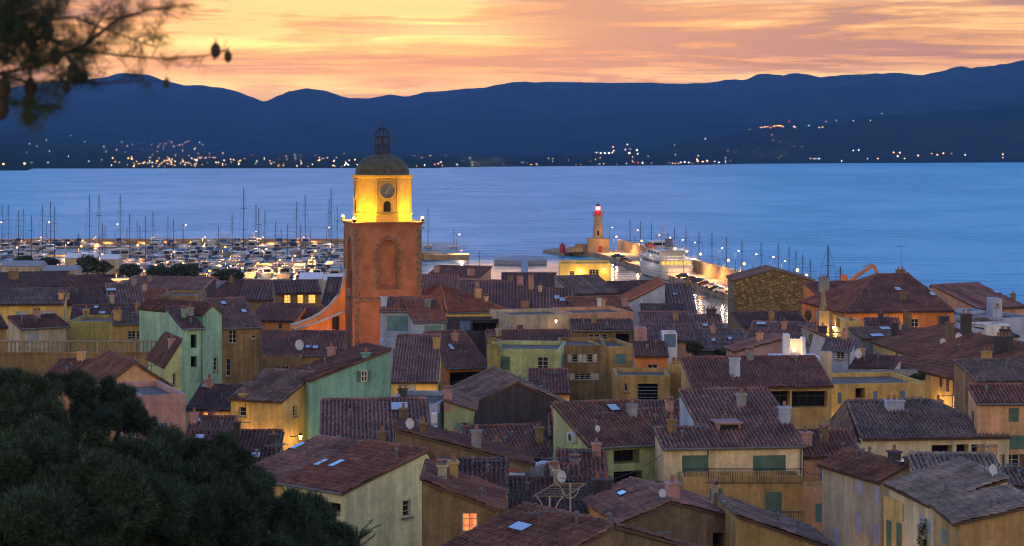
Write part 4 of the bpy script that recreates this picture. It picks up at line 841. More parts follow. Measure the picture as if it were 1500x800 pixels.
# ---------------------------------------------------------------- bell tower
def belltower():
    root = empty('bell_tower', 'orange church bell tower with a lit clock storey, dome and bell cage', 'tower')
    a = R(14); u = Vector((math.cos(a), math.sin(a), 0)); v = Vector((-math.sin(a), math.cos(a), 0)); ax = (u, v, UP)
    D = 230; W = 7.6; C = at(520, 330, D); z1 = C.z; c0 = Vector((C.x, C.y, 0)) + u * W / 2 + v * W / 2; zg = 5.5
    P = lambda s, q, z: c0 + u * s + v * q + UP * z
    zc = CAMH - (440 - HY) / F * D   # string course
    # shaft with niches on each side
    b = MB(); h = W / 2
    zt = CAMH - (352 - HY) / F * D; zn = CAMH - (425 - HY) / F * D; nw = 1.05
    for k in range(4):
        d = [u, v, -u, -v][k]; n = [-v, u, v, -u][k]
        Q = lambda s, z, dd=0: c0 + n * (h - dd) + d * s + UP * z
        pts = [(-nw, zn)] + [(-nw, zt - nw)] + [(-nw * math.cos(t * math.pi / 10), zt - nw + nw * math.sin(t * math.pi / 10)) for t in range(1, 10)] + [(nw, zt - nw), (nw, zn)]
        # wall around the arch
        b.add([Q(-h, zg), Q(h, zg), Q(h, zn), Q(-h, zn)], [(0, 1, 2, 3)])
        b.add([Q(-h, zn), Q(-nw, zn), Q(-nw, zt - nw), Q(-h, zt - nw)], [(0, 1, 2, 3)]); b.add([Q(nw, zn), Q(h, zn), Q(h, zt - nw), Q(nw, zt - nw)], [(0, 1, 2, 3)])
        arc = pts[1:-1]
        for (s0, q0), (s1, q1) in zip(arc, arc[1:]): b.add([Q(s0, q0), Q(s1, q1), Q(s1, zt + .05), Q(s0, zt + .05)], [(0, 1, 2, 3)])
        b.add([Q(-h, zt - nw), Q(-nw, zt - nw), Q(-nw, zt + .05), Q(-h, zt + .05)], [(0, 1, 2, 3)]); b.add([Q(nw, zt - nw), Q(h, zt - nw), Q(h, zt + .05), Q(nw, zt + .05)], [(0, 1, 2, 3)])
        b.add([Q(-h, zt + .05), Q(h, zt + .05), Q(h, z1), Q(-h, z1)], [(0, 1, 2, 3)])
        for (s0, q0), (s1, q1) in zip(pts, pts[1:] + pts[:1]): b.add([Q(s0, q0), Q(s1, q1), Q(s1, q1, .45), Q(s0, q0, .45)], [(0, 1, 2, 3)])
        b.add([Q(s, q, .45) for s, q in pts], [tuple(range(len(pts)))])
    b.build('shaft', 'towerwall', root)
    # dark quoins and arch surrounds
    for sx in (-1, 1):
        for sy in (-1, 1):
            q = MB(); z = zg + .3; i = 0
            while z < z1 - .6:
                L = .62 if i % 2 else .42
                q.box(P(sx * (h - L / 2 + .03), sy * (h + .0), z + .22), (L, .08, .40), ax); q.box(P(sx * (h + .0), sy * (h - (1.04 - L) / 2 + .03), z + .22), (.084, 1.04 - L, .40), ax)
                z += .44; i += 1
            q.build('quoins', 'quoin', root)
    for n, d in ((-v, u), (-u, v), (u, v)):
        q = MB(); z = zn + .2; i = 0; ax2 = (d, n, UP)
        while z < zt - nw:
            L = .55 if i % 2 else .3
            for s in (-1, 1): q.box(c0 + n * (h + .01) + d * s * (nw + L / 2) + UP * z, (L, .06, .40), ax2)
            z += .44; i += 1
        for t in range(11):
            th = math.pi * t / 10; rr = nw + (.26 if t % 2 else .18); cc = c0 + n * (h + .012) + d * math.cos(th) * rr + UP * (zt - nw + math.sin(th) * rr)
            q.box(cc, (.3, .06, .3), (d * math.cos(th) + UP * math.sin(th), n, -d * math.sin(th) + UP * math.cos(th)))
        q.build('arch_surround', 'quoin', root)
    s = MB(); s.box(P(0, 0, zc), (W + .3, W + .3, .28), ax); s.box(P(0, 0, zc + .2), (W + .16, W + .16, .14), ax); s.build('string_course', 'quoin', root)
    c = MB(); c.box(P(0, 0, z1 + .05), (W + .25, W + .25, .25), ax); c.box(P(0, 0, z1 + .24), (W + .7, W + .7, .16), ax); c.build('cornice', 'towerwall', root)
    g = MB(); g.tube([P(h, h * .2, z1 - .5), P(h + 1.3, h * .2, z1 - .55)], .1, 6); g.build('waterspout', 'lead', root)
    # octagon: face apothem
    zo0 = z1 + .32; zo1 = CAMH - (262 - HY) / F * D; ap = 3.05; r8 = ap / math.cos(math.pi / 8)
    oc = MB(); a0 = a + math.pi / 8
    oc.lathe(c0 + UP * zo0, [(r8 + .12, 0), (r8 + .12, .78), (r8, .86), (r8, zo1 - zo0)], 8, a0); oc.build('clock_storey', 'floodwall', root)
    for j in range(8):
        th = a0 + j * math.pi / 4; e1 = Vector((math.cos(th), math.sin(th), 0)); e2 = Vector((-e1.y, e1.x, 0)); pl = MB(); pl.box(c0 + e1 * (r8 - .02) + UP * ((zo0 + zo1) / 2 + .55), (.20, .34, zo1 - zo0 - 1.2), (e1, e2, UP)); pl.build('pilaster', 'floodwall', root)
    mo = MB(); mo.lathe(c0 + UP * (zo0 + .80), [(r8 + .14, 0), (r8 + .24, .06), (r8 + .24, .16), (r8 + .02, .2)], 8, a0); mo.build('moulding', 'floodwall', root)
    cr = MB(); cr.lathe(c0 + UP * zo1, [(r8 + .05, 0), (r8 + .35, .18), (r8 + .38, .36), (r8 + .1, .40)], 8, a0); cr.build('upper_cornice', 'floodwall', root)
    dm = MB(); rd = r8 * .93; zd = zo1 + .4; prof = [(rd + .05, 0), (rd, .3)] + [(rd * math.cos(t * math.pi / 2 / 9), .3 + (2.1) * math.sin(t * math.pi / 2 / 9)) for t in range(1, 8)] + [(.8, 2.3), (.8, 2.45), (.1, 2.47)]
    dm.lathe(c0 + UP * zd, prof, 32, a0); dm.build('dome', 'dome', root, smooth=False)
    # clocks and arched openings on the four main faces
    zk = CAMH - (280 - HY) / F * D; zd0 = zo0 + 1.75
    for n, d in ((-v, u), (-u, v), (u, -v), (v, -u)):
        k = MB(); cc = c0 + n * (ap + .04) + UP * zk
        for rr, dd in ((1.0, .0), (1.0, .12), (.86, .14), (.86, .05)):
            for j in range(32): th = j * math.pi / 16; k.v.append(tuple(cc + (d * math.cos(th) + UP * math.sin(th)) * rr + n * dd))
        for i in range(3):
            for j in range(32): k.f.append((i * 32 + j, i * 32 + (j + 1) % 32, (i + 1) * 32 + (j + 1) % 32, (i + 1) * 32 + j))
        ko = k.build('clock', 'floodwall', root)
        f = MB(); f.v = [tuple(cc + (d * math.cos(j * math.pi / 16) + UP * math.sin(j * math.pi / 16)) * .865 + n * .055) for j in range(32)]; f.f = [tuple(range(32))]; f.build('clock_face', 'lead', ko)
        hd = MB()
        for j in range(12):
            th = j * math.pi / 6; rr = .70; e = d * math.cos(th) + UP * math.sin(th); tt = -d * math.sin(th) + UP * math.cos(th)
            hd.box(cc + e * rr + n * .075, (.17, .05, .02), (e, tt, n))
        for th, L, wd in ((R(90 - 215), .42, .07), (R(90 - 25), .62, .05)):
            e = d * math.cos(th) + UP * math.sin(th); tt = -d * math.sin(th) + UP * math.cos(th); hd.box(cc + e * L / 2 + n * .10, (L, wd, .02), (e, tt, n))
        hd.build('clock_hands', 'sh_grey', ko)
        o = MB(); w2 = .42; pts = [(-w2, -.6), (w2, -.6), (w2, .15)] + [(w2 * math.cos(t * math.pi / 8), .15 + w2 * 1.1 * math.sin(t * math.pi / 8)) for t in range(1, 8)] + [(-w2, .15)]
        o.add([c0 + n * (ap + .02) + d * s_ + UP * (zd0 + q_) for s_, q_ in pts] , [tuple(range(len(pts)))]); o.add([c0 + n * (ap - .3) + d * s_ + UP * (zd0 + q_) for s_, q_ in pts], [tuple(range(len(pts)))])
        o.build('belfry_opening', 'interior', root)
        lb = MB(); lb.box(c0 + n * (ap + .1) + UP * (zk + 1.18), (1.3, .2, .14), (d, n, UP)); lb.build('hood_moulding', 'floodwall', root)
    # iron bell cage
    ic = MB(); zi = zd + 2.42; rc = .84; H1 = 1.95
    for j in range(8):
        th = a0 + j * math.pi / 4; e = Vector((math.cos(th), math.sin(th), 0))
        ic.tube([c0 + e * rc + UP * zi, c0 + e * rc + UP * (zi + H1)] + [c0 + e * rc * math.cos(t * math.pi / 10) + UP * (zi + H1 + 1.0 * math.sin(t * math.pi / 10)) for t in range(1, 6)], .06, 5)
    for zz in (.1, .9, 1.0, H1):
        ic.tube([c0 + Vector((math.cos(a0 + j * math.pi / 8), math.sin(a0 + j * math.pi / 8), 0)) * rc + UP * (zi + zz) for j in range(17)], .04, 4)
    for j in range(8):
        th = a0 + (j + .5) * math.pi / 4; th2 = a0 + (j + 1) * math.pi / 4; th1 = a0 + j * math.pi / 4
        e1 = Vector((math.cos(th1), math.sin(th1), 0)) * rc; e2 = Vector((math.cos(th2), math.sin(th2), 0)) * rc
        ic.tube([c0 + e1 + UP * (zi + .1), c0 + e2 + UP * (zi + .9)], .025, 4); ic.tube([c0 + e2 + UP * (zi + .1), c0 + e1 + UP * (zi + .9)], .025, 4)
    ic.tube([c0 + UP * (zi + H1 + .95), c0 + UP * (zi + H1 + 2.5)], .04, 5, .015); ic.build('bell_cage', 'dark', root)
    be = MB(); be.lathe(c0 + UP * (zi + 1.0), [(.42, 0), (.34, .15), (.24, .5), (.16, .75), (.03, .85)], 16); be.tube([c0 + UP * (zi + 1.88) - u * .8, c0 + UP * (zi + 1.88) + u * .8], .05, 5); be.build('bell', 'dark', root, smooth=True)
    # floodlights on the ledge corners: they are what lights the clock storey
    for sx in (-1, 1):
        for sy in (-1, 1):
            p = P(sx * (h + .1), sy * (h + .1), z1 + .5); f = MB(); f.box(p, (.34, .34, .3), ax); f.tube([p - UP * .15, p - UP * .3], .05, 5); fo = f.build('floodlight', 'dark', root)
            gl_ = MB(); e = (u * -sx + v * -sy).normalized(); 
            gl_.lathe(p + UP * .16, [(.05, 0), (.17, .05), (.17, .22), (.05, .28)], 8); gl_.build('floodlight_lamp', 'lamp_warm', fo)
            plight(p + e * .35 + UP * .35, TOWER_E * .8, (1, .56, .05), .12, fo)
    # face washers
    for n, d in ((-v, u), (-u, v), (u, v)):
        for s_ in (-1, 1):
            p = c0 + n * (h + .15) + d * s_ * h * .45 + UP * (z1 + .42)
            l = bpy.data.lights.new('washer_light', 'SPOT'); l.energy = TOWER_E * .3; l.spot_size = R(85); l.spot_blend = .8; l.color = (1, .5, .07); l.shadow_soft_size = .1
            o = bpy.data.objects.new('washer_light', l); COL.objects.link(o); o.location = p; o.parent = root
            o.rotation_euler = (-n * .55 + UP).to_track_quat('-Z', 'Y').to_euler()
    # orange floods on neighbouring roofs washing the shaft
    for (off, e) in ((-v * 11 + u * 3, 1.0), (-u * 10 - v * 2, .8), (u * 11 - v * 4, .6)):
        l = bpy.data.lights.new('shaft_light', 'SPOT'); l.energy = SHAFT_E * e; l.spot_size = R(75); l.spot_blend = .7; l.color = (1, .42, .16); l.shadow_soft_size = .3
        o = bpy.data.objects.new('shaft_light', l); COL.objects.link(o); p = c0 + off + UP * 13; o.location = p; o.parent = root
        o.rotation_euler = ((c0 + UP * 22) - p).to_track_quat('-Z', 'Y').to_euler()
    recenter(root, c0 + UP * zg)
TOWER_E = 1000; SHAFT_E = 1300
belltower()
# church: curved orange buttress wall with a pale coping, left of the tower
def buttress():
    root = empty('church_buttress', 'sweeping curved orange church wall with a pale coping, left of the bell tower', 'church wall')
    Y = 231.5
    prof = [(506, 396), (504, 412), (501, 425), (494, 437), (484, 449), (470, 461), (455, 469), (440, 475), (425, 479)]
    m = MB(); top = [at(x, y, Y) for x, y in prof]; b = [Vector((p.x, Y, 6)) for p in top]; bk = [Vector((p.x, Y + 1.2, p.z)) for p in top]; bb = [Vector((p.x, Y + 1.2, 6)) for p in top]; n = len(top)
    for i in range(n - 1): m.add([top[i], top[i + 1], b[i + 1], b[i], bk[i], bk[i + 1], bb[i + 1], bb[i]], [(0, 1, 2, 3), (4, 5, 6, 7), (0, 1, 5, 4)])
    m.add([top[0], b[0], bb[0], bk[0]], [(0, 1, 2, 3)]); m.add([top[-1], b[-1], bb[-1], bk[-1]], [(0, 1, 2, 3)]); m.build('wall', 'orange', root)
    c = MB(); c.tube([p + Vector((0, .3, .12)) for p in top], .26, 6); c.build('coping', 'sh_grey', root)
    c = MB(); q = [at(x, y, Y - .1) for x, y in ((505, 456), (490, 462), (470, 470), (450, 477), (430, 482))]; c.tube([p for p in q], .16, 6); c.build('lower_moulding', 'sh_grey', root)
    w2 = MB(); p0 = at(505, 470, Y - 1); 
    for x, y in ((489, 472), (494, 474)): w2.box(at(x, y, Y - .05), (.35, .2, 1.6))
    w2.build('slit_window', 'interior', root)
    f = at(470, 500, Y - 6); f.z = 14
    l = plight(Vector((at(478, 480, 226).x, 226, at(478, 486, 226).z)), 350, (1, .40, .14), .3, root, 'wall_light')
    recenter(root, (top[4].x, Y, 6))
buttress()
def balustrade():
    root = empty('balustrade', 'long stone balustrade with turned balusters along a roof terrace, left', 'balustrade')
    D = 182; a = at(-20, 500, D); b = at(246, 500, D); L = b.x - a.x; zt = a.z; zb = at(0, 517, D).z
    m = MB(); m.box(((a.x + b.x) / 2, D, zt), (L, .35, .14)); m.build('rail', 'stone', root)
    m = MB(); m.box(((a.x + b.x) / 2, D, zb), (L, .4, .14)); m.box(((a.x + b.x) / 2, D + .2, (zb + 7) / 2 - .05), (L - .01, .6, zb - 7)); m.build('terrace_wall', M['umber'], root)
    m = MB(); n = int(L / .36)
    for i in range(n + 1):
        x = a.x + L * i / n
        if i % 9 == 0: m.box((x, D, (zt + zb) / 2), (.3, .3, zt - zb - .142))
        else: m.lathe((x, D, zb + .07), [(.07, 0), (.06, .1), (.11, .3), (.05, .62), (.07, .75), (.07, zt - zb - .14)], 6)
    m.build('balusters', 'stone', root)
    recenter(root, ((a.x + b.x) / 2, D, 7))
balustrade()
HAZE = 5.5e-5
# ---------------------------------------------------------------- harbour: quays, breakwater wall, lighthouse
QA = [(36, 726), (40, 700), (45, 650), (51, 600), (58, 541), (66, 480), (74, 425)]   # line of the tall sea wall
def qx(y): return interp(sorted([(b, a) for a, b in QA]), y)
m = MB(); n = len(QA); wq = [18, 10, 9, 8.5, 8.5, 9, 10]
for i, (x, y) in enumerate(QA): m.v += [(x - wq[i], y, -3), (x - wq[i], y, 1.5), (x + 4, y, 1.5), (x + 4, y, -3)]
for i in range(n - 1):
    k = 4 * i; m.f += [(k + j, k + j + 1, k + 5 + j, k + 4 + j) for j in range(3)]
m.f += [(0, 1, 2, 3), tuple(4 * (n - 1) + j for j in (3, 2, 1, 0))]
m.build('quay', 'quay', fix=True)['kind'] = 'structure'
m = MB()
for i, (x, y) in enumerate(QA):
    x += 2; m.v += [(x - .7, y, 1.4), (x - .6, y, 5.1), (x + .9, y, 5.1), (x + 1.5, y, 1.4)]
for i in range(n - 1):
    k = 4 * i; m.f += [(k + j, k + j + 1, k + 5 + j, k + 4 + j) for j in range(3)]
m.f += [(0, 1, 2, 3), tuple(4 * (n - 1) + j for j in (3, 2, 1, 0))]
o = m.build('breakwater_wall', 'sea_wall', fix=True); tag(o, 'long lamplit stone wall on the seaward side of the quay, running to the lighthouse', 'wall')
def lighthouse():
    root = empty('lighthouse', 'small lighthouse with a red lantern on a lamplit stone base', 'lighthouse')
    Y = 712; c = at(876, 368, Y); c.z = 1.5; s = Y / F
    b = MB(); b.box(c + UP * 2.2, (7.4, 7, 4.4)); b.box(c + UP * 4.5, (8, 7.6, .3)); b.box(c + Vector((-5.6, 1, 1.3)), (4.6, 6, 2.6)); b.box(c + Vector((-7.9, 1, .8)), (5, 8, 1.6)); b.build('base_building', 'sea_wall', root)
    dd = MB(); dd.box(c + Vector((.6, -3.52, 1.1)), (1.2, .06, 2.2)); dd.build('door', 'red_paint', root)
    t = MB(); t.lathe(c + UP * 4.4, [(2.0, 0), (1.9, .5), (1.35, 7.9), (1.7, 8.1), (1.7, 8.4)], 16); t.build('tower', 'sea_wall', root, smooth=False)
    w = MB(); w.box(c + Vector((0, -1.80, 6.6)), (.7, .1, 1.6)); w.build('window', 'interior', root)
    r = MB(); r.lathe(c + UP * 12.8, [(1.15, 0), (1.15, 1.6), (.2, 1.65)], 12); r.build('watch_room', 'red_paint', root)
    g = MB(); ring = [c + Vector((1.9 * math.cos(j * math.pi / 8), 1.9 * math.sin(j * math.pi / 8), 13.7)) for j in range(17)]; g.tube(ring, .05, 4)
    for p in ring[:-1:2]: g.tube([p, p - UP * .95], .04, 4)
    fl = MB(); g.lathe(c + UP * 12.72, [(1.95, 0), (1.95, .1), (.3, .11)], 16); g.build('gallery', 'red_paint', root)
    l = MB(); l.lathe(c + UP * 14.45, [(.75, 0), (.75, 1.25), (.1, 1.3)], 10); l.build('lantern', 'lamp_red', root)
    h = MB(); h.lathe(c + UP * 15.76, [(1.0, 0), (.7, .5), (.12, .9), (.1, 1.7), (.02, 1.9)], 12); h.build('lantern_cap', 'dark', root)
    plight(c + Vector((0, -1.8, 15.2)), 700, (1, .05, .03), .4, root)
    plight(c + Vector((1.5, -7, 4.5)), 600, (1, .5, .16), .4, root, 'base_light'); plight(c + Vector((5, -3, 4)), 800, (1, .5, .16), .4, root, 'base_light')
    recenter(root, c)
lighthouse()
m = MB(); P_ = [(826, 371), (800, 367), (795, 366), (818, 363), (860, 363), (870, 367), (868, 372), (840, 370)]
tp = [at(x, y, F * (CAMH - 1.0) / (y - HY)) for x, y in P_]; n = len(tp); m.add(tp + [p - UP * 3 for p in tp], [tuple(range(n))] + [(i, (i + 1) % n, n + (i + 1) % n, n + i) for i in range(n)])
tag(m.build('rocky_mole', 'stone', fix=True), 'dark low rocky mole tip reaching left from the lighthouse', 'mole')
root = empty('harbour_beacon', 'small red harbour beacon tower on the mole tip left of the lighthouse', 'beacon'); c = at(824, 368, 715); c.z = .9
m = MB(); m.lathe(c, [(1.1, 0), (.9, 2.6), (1.2, 2.7), (1.2, 3.0)], 10); m.build('beacon_tower', 'red_paint', root); m = MB(); m.lathe(c + UP * 3, [(.3, 0), (.3, .5), (.05, .7)], 8); m.build('beacon_lamp', 'dark', root); recenter(root, c)
# T shaped jetty
def slab(pxs, z, th, name, mat, parent):
    pts = [at(x, y, F * (CAMH - z) / (y - HY)) for x, y in pxs]; m = MB(); n = len(pts)
    m.add(pts + [p - UP * th for p in pts], [tuple(range(n))] + [(i, (i + 1) % n, n + (i + 1) % n, n + i) for i in range(n)]); return m.build(name, mat, parent, fix=True)
root = empty('concrete_jetty', 'dark t shaped concrete jetty lying on the pale inner harbour water', 'jetty')
slab([(723, 376), (766, 373.5), (800, 376.5), (801, 381), (773, 382), (763, 382), (724, 381)], 1.3, 2.4, 'jetty_head', 'grey_slab', root); slab([(763.5, 381.8), (772.5, 381.8), (774, 401), (763, 401)], 1.302, 2.4, 'jetty_stem', 'grey_slab', root)
root.location = (0, 0, 0)
# left breakwater of the marina and the docks
m = MB(); m.box((-124, 800, -.2), (172, 5, 2.6)); m.box((-124, 802.0, 1.3), (172, 1.0, 1.4)); tag(m.build('marina_breakwater', 'sea_wall'), 'long low lamplit breakwater closing the marina on its far side', 'breakwater')
m = MB(); m.box((-22, 690, .4), (15, 6, 3)); m.box((-31, 692, .9), (10, 4, 3)); tag(m.build('mole_head', 'sea_wall'), 'short stone mole head with a lamp right of the bell tower', 'mole')
# ---------------------------------------------------------------- lamps
def lamp_proto(name, H1, mat, arm=.9, glob=.22):
    root = empty(name, 'x', 'lamp post'); p = MB(); p.tube([(0, 0, 0), (0, 0, H1)], .1, 6, .06); p.tube([(0, 0, H1 - .1), (arm * .5, 0, H1 + .15), (arm, 0, H1)], .045, 5); p.build('post', 'dark', root)
    g = MB(); g.lathe((arm, 0, H1 - glob * 1.5), [(.08, 0), (glob * .85, glob * .4), (glob, glob), (glob * .6, glob * 1.6), (.05, glob * 1.75)], 8); g.build('lamp_head', mat, root); return root
def put(proto, first, loc, label, group, rot=0, sc=1):
    c = copy_tree(proto); c.location = loc; c.rotation_euler = (0, 0, rot); c.scale = (sc,) * 3; c['label'] = label; c['group'] = group; return c
def drop(o):
    for c in list(o.children): drop(c)
    bpy.data.objects.remove(o)
lpW = lamp_proto('lamp_post', 9.0, 'lamp_white'); lpO = lamp_proto('lamp_post', 7.0, 'lamp_warm', .9, .34); lpL = lamp_proto('lamp_post', 5.0, 'lamp_orange', .9, .38)
def scaled(proto, px, py, Y, z0, label, group, e, colr, H0):
    p = at(px, py, Y); h = p.z - z0; c = put(proto, 0, (p.x - .9, Y, z0), label, group); c.scale = (1, 1, max(.3, h / H0))
    if e:
        l = bpy.data.lights.new('lamp_light', 'SPOT'); l.energy = e; l.color = colr; l.shadow_soft_size = .3; l.spot_size = R(150); l.spot_blend = .6
        o = bpy.data.objects.new('lamp_light', l); COL.objects.link(o); o.parent = c; o.location = (.9, -.2, (H0 - .7)); o.rotation_euler = (R(-12), 0, 0)
    return c
def qY(px, off=0):   # distance where the quay line (offset in x) is seen at column px
    Yv = 726
    while Yv > 428:
        if (px - HX) / F * Yv - (qx(Yv) + off) < 0: return Yv
        Yv -= 1
    return 430
up_l = [(934, 337), (966, 344), (982, 348), (1000, 351), (1018, 355), (1058, 363), (1082, 367), (1108, 372), (1133, 376), (1150, 382), (897, 333)]
for i, (x, y) in enumerate(up_l): Yv = qY(x, 1.9); scaled(lpW, x, y, Yv, 5.0, 'white lamp on a thin post in the upper row along the quay wall', 'white lamps standing on the quay wall', 2500, (1, .75, .5), 9.0)
lo_l = [(903, 346), (940, 352), (972, 360), (989, 363), (1006, 367), (1026, 371), (1067, 380), (1090, 385), (1117, 390), (1141, 396), (1158, 401), (1168, 394), (1181, 402)]
for i, (x, y) in enumerate(lo_l): Yv = qY(x, -4.5); scaled(lpO, x, y, Yv, 1.5, 'warm lamp post in the lower row, on the quay before the wall', 'warm lamps standing on the quay', 20000, (1, .42, .12), 7.0)
for x, y in ((1013, 404), (976, 384), (1055, 409)): Yv = F * (CAMH - 2.6) / (y - HY + 3); 
mar = [(2, 325, 760, 0), (72, 325, 770, 0), (172, 328, 770, 0), (272, 329, 770, 0), (375, 339, 760, 0), (482, 333, 765, 0), (673, 343, 690, 0), (100, 355, 700, 1), (119, 360, 640, 1), (202, 358, 660, 1), (330, 361, 660, 1), (462, 367, 640, 1), (676, 371, 689, 1),
       (56, 383, 590, 2), (83, 386, 585, 2), (110, 389, 580, 2), (175, 396, 560, 2), (245, 383, 600, 1), (290, 390, 575, 2), (322, 383, 600, 1), (307, 396, 560, 2), (355, 392, 570, 2), (212, 397, 565, 2), (228, 388, 590, 1), (268, 385, 588, 1), (338, 389, 578, 1), (378, 385, 590, 1), (410, 380, 600, 1), (150, 372, 625, 1), (25, 362, 650, 1), (390, 364, 650, 1), (255, 368, 630, 1), (432, 374, 615, 1), (60, 349, 792, 1), (140, 349, 792, 1), (225, 349, 792, 1), (300, 349, 792, 1), (385, 349, 792, 1), (445, 349, 792, 1), (560, 349, 792, 1)]  # many of these lamps are added to spread orange glow over docks and breakwater
TXT = ['tall white lamp post by the outer moorings of the marina', 'orange lamp post, one of the real and added dock lamps among the moored boats', 'low orange quayside lamp beside the dark bushes of the marina front']
GRP = ['tall white lamps of the outer marina', 'orange dock lamps', 'low quayside lamps of the marina front']
for x, y, Yv, k in mar: scaled((lpW, lpO, lpL)[k], x, y, Yv, 1.0 if Yv < 800 else 2, TXT[k], GRP[k], (4000, 20000, 14000)[k], ((1, .70, .42), (1, .38, .09), (1, .36, .08))[k], (9.0, 7.0, 5.0)[k])
# ---------------------------------------------------------------- boats
def loft(m, secs, close=True):
    k = len(m.v); n = len(secs[0])
    for s_ in secs: m.v += [tuple(p) for p in s_]
    for i in range(len(secs) - 1):
        for j in range(n - 1): m.f.append((k + i * n + j, k + i * n + j + 1, k + (i + 1) * n + j + 1, k + (i + 1) * n + j))
    m.f.append(tuple(k + j for j in range(n))[::-1]); m.f.append(tuple(k + (len(secs) - 1) * n + j for j in range(n)))
    for i in range(len(secs) - 1): m.f.append((k + i * n, k + (i + 1) * n, k + (i + 1) * n + n - 1, k + i * n + n - 1))
def hull(m, L, B, H):
    secs = []
    for a, w_, dz in ((0, .86, 0), (.15, .95, 0), (.4, 1, .02), (.65, .86, .10), (.85, .5, .24), (.96, .18, .34), (1.0, .03, .40)):
        y = a * L; hw = B / 2 * w_; t_ = H * (1 + dz); secs.append([(-hw, y, t_), (-hw * .93, y, t_ * .45), (-hw * .62, y, -.3), (hw * .62, y, -.3), (hw * .93, y, t_ * .45), (hw, y, t_)])
    loft(m, secs)
def motor(L, B, two, hm):
    r = empty('motor_yacht', 'x', 'yacht'); h = MB(); hull(h, L, B, 1.25); h.build('hull', 'boat_white' if hm == 'white_hull' else hm, r)
    c = MB(); 
    c.add([(-B * .36, L * .18, 1.28), (B * .36, L * .18, 1.28), (B * .36, L * .72, 1.5), (-B * .36, L * .72, 1.5), (-B * .34, L * .2, 2.5), (B * .34, L * .2, 2.5), (B * .28, L * .52, 2.6), (-B * .28, L * .52, 2.6)], [(0, 1, 5, 4), (1, 2, 6, 5), (2, 3, 7, 6), (3, 0, 4, 7), (4, 5, 6, 7)]); c.build('cabin', 'boat_white', r, fix=True)
    w_ = MB(); w_.add([(-B * .30, L * .705, 1.72), (B * .30, L * .705, 1.72), (B * .27, L * .545, 2.5), (-B * .27, L * .545, 2.5)], [(0, 1, 2, 3)]); 
    for s in (-1, 1): w_.box((s * B * .355, L * .38, 2.05), (.06, L * .3, .45))
    w_.box((0, L * .185, 2.0), (B * .5, .08, .8)); w_.build('cabin_glass', 'glass', r)
    if two:
        f = MB(); f.box((0, L * .34, 2.85), (B * .6, L * .26, .5)); f.box((0, L * .30, 4.1), (B * .6, L * .2, .1)); 
        for s in (-1, 1):
            for q in (.22, .38): f.tube([(s * B * .27, L * q, 2.9), (s * B * .27, L * q, 4.1)], .05, 4)
        f.build('flybridge', 'boat_white', r)
    d = MB(); d.tube([(0, L * .28, 2.6), (0, L * .25, 4.9 if two else 3.9)], .05, 4); d.box((0, L * .26, 3.4), (B * .5, .1, .1)); d.build('radar_arch', 'white_hull', r)
    return r
def sail(L, B, Hm, hm):
    r = empty('sailing_yacht', 'x', 'yacht'); h = MB(); hull(h, L, B, 1.1); h.build('hull', 'boat_white' if hm == 'white_hull' else hm, r)
    c = MB(); c.add([(-B * .28, L * .25, 1.12), (B * .28, L * .25, 1.12), (B * .2, L * .7, 1.3), (-B * .2, L * .7, 1.3), (-B * .24, L * .28, 1.6), (B * .24, L * .28, 1.6), (B * .15, L * .62, 1.6), (-B * .15, L * .62, 1.6)], [(0, 1, 5, 4), (1, 2, 6, 5), (2, 3, 7, 6), (3, 0, 4, 7), (4, 5, 6, 7)]); c.build('cabin', 'boat_white', r, fix=True)
    k = MB(); k.tube([(0, L * .55, 1.3), (0, L * .55, Hm)], .13, 6, .08); 
    for z in (Hm * .4, Hm * .7): k.tube([(-.9, L * .55, z), (.9, L * .55, z)], .05, 4)
    k.build('mast', 'dark', r)
    g = MB(); g.tube([(0, 0.2, 1.2), (0, L * .55, Hm), (0, L * .98, 1.4)], .02, 3); 
    for s in (-1, 1): g.tube([(s * B * .45, L * .5, 1.1), (s * .9, L * .55, Hm * .7), (0, L * .55, Hm)], .02, 3)
    g.build('rigging', 'dark', r)
    b = MB(); b.tube([(0, L * .54, 2.3), (0, L * .1, 2.2)], .16, 6, .1); b.build('boom_cover', 'canvas', r); return r
MO = [motor(12, 4, False, 'white_hull'), motor(15, 4.6, True, 'white_hull'), motor(10, 3.4, False, 'blue_hull'), motor(19, 5.4, True, 'white_hull')]
SA = [sail(12, 3.8, 17, 'white_hull'), sail(14, 4.2, 20, 'blue_hull')]
rows = [(592, 0, 372, 300), (616, 1, 60, 505), (640, 0, -5, 505), (664, 1, -5, 505), (692, 0, -5, 505), (720, 1, -5, 505), (750, 0, -5, 505), (782, 1, -5, 505)]
G_M = 'motor yachts moored side by side in the marina'; nm = 0
MLAB = 'white motor yacht moored among many alike in the marina'
LAB2 = {0: 'small white motor yacht without upper deck moored in the marina', 1: 'white motor yacht with an upper deck moored in the marina', 2: 'small dark hulled motor yacht moored in the marina', 3: 'long white motor yacht with an upper deck and high sides in the marina'}
masts = [(3,300),(12,300),(27,308),(34,306),(46,315),(62,300),(74,294),(80,302),(131,284),(145,283),(154,330),(176,285),(190,312),(201,324),(213,316),(224,310),(246,317),(254,320),(268,328),(340,313),(357,275),(375,298),(379,305),(388,308),(404,324),(421,328),
         (434,296),(447,285),(482,292),(485,276),(494,302),(115,342),(150,326),(186,335),(205,330),(320,330),(412,335),(440,330),(455,335)]
taken = []
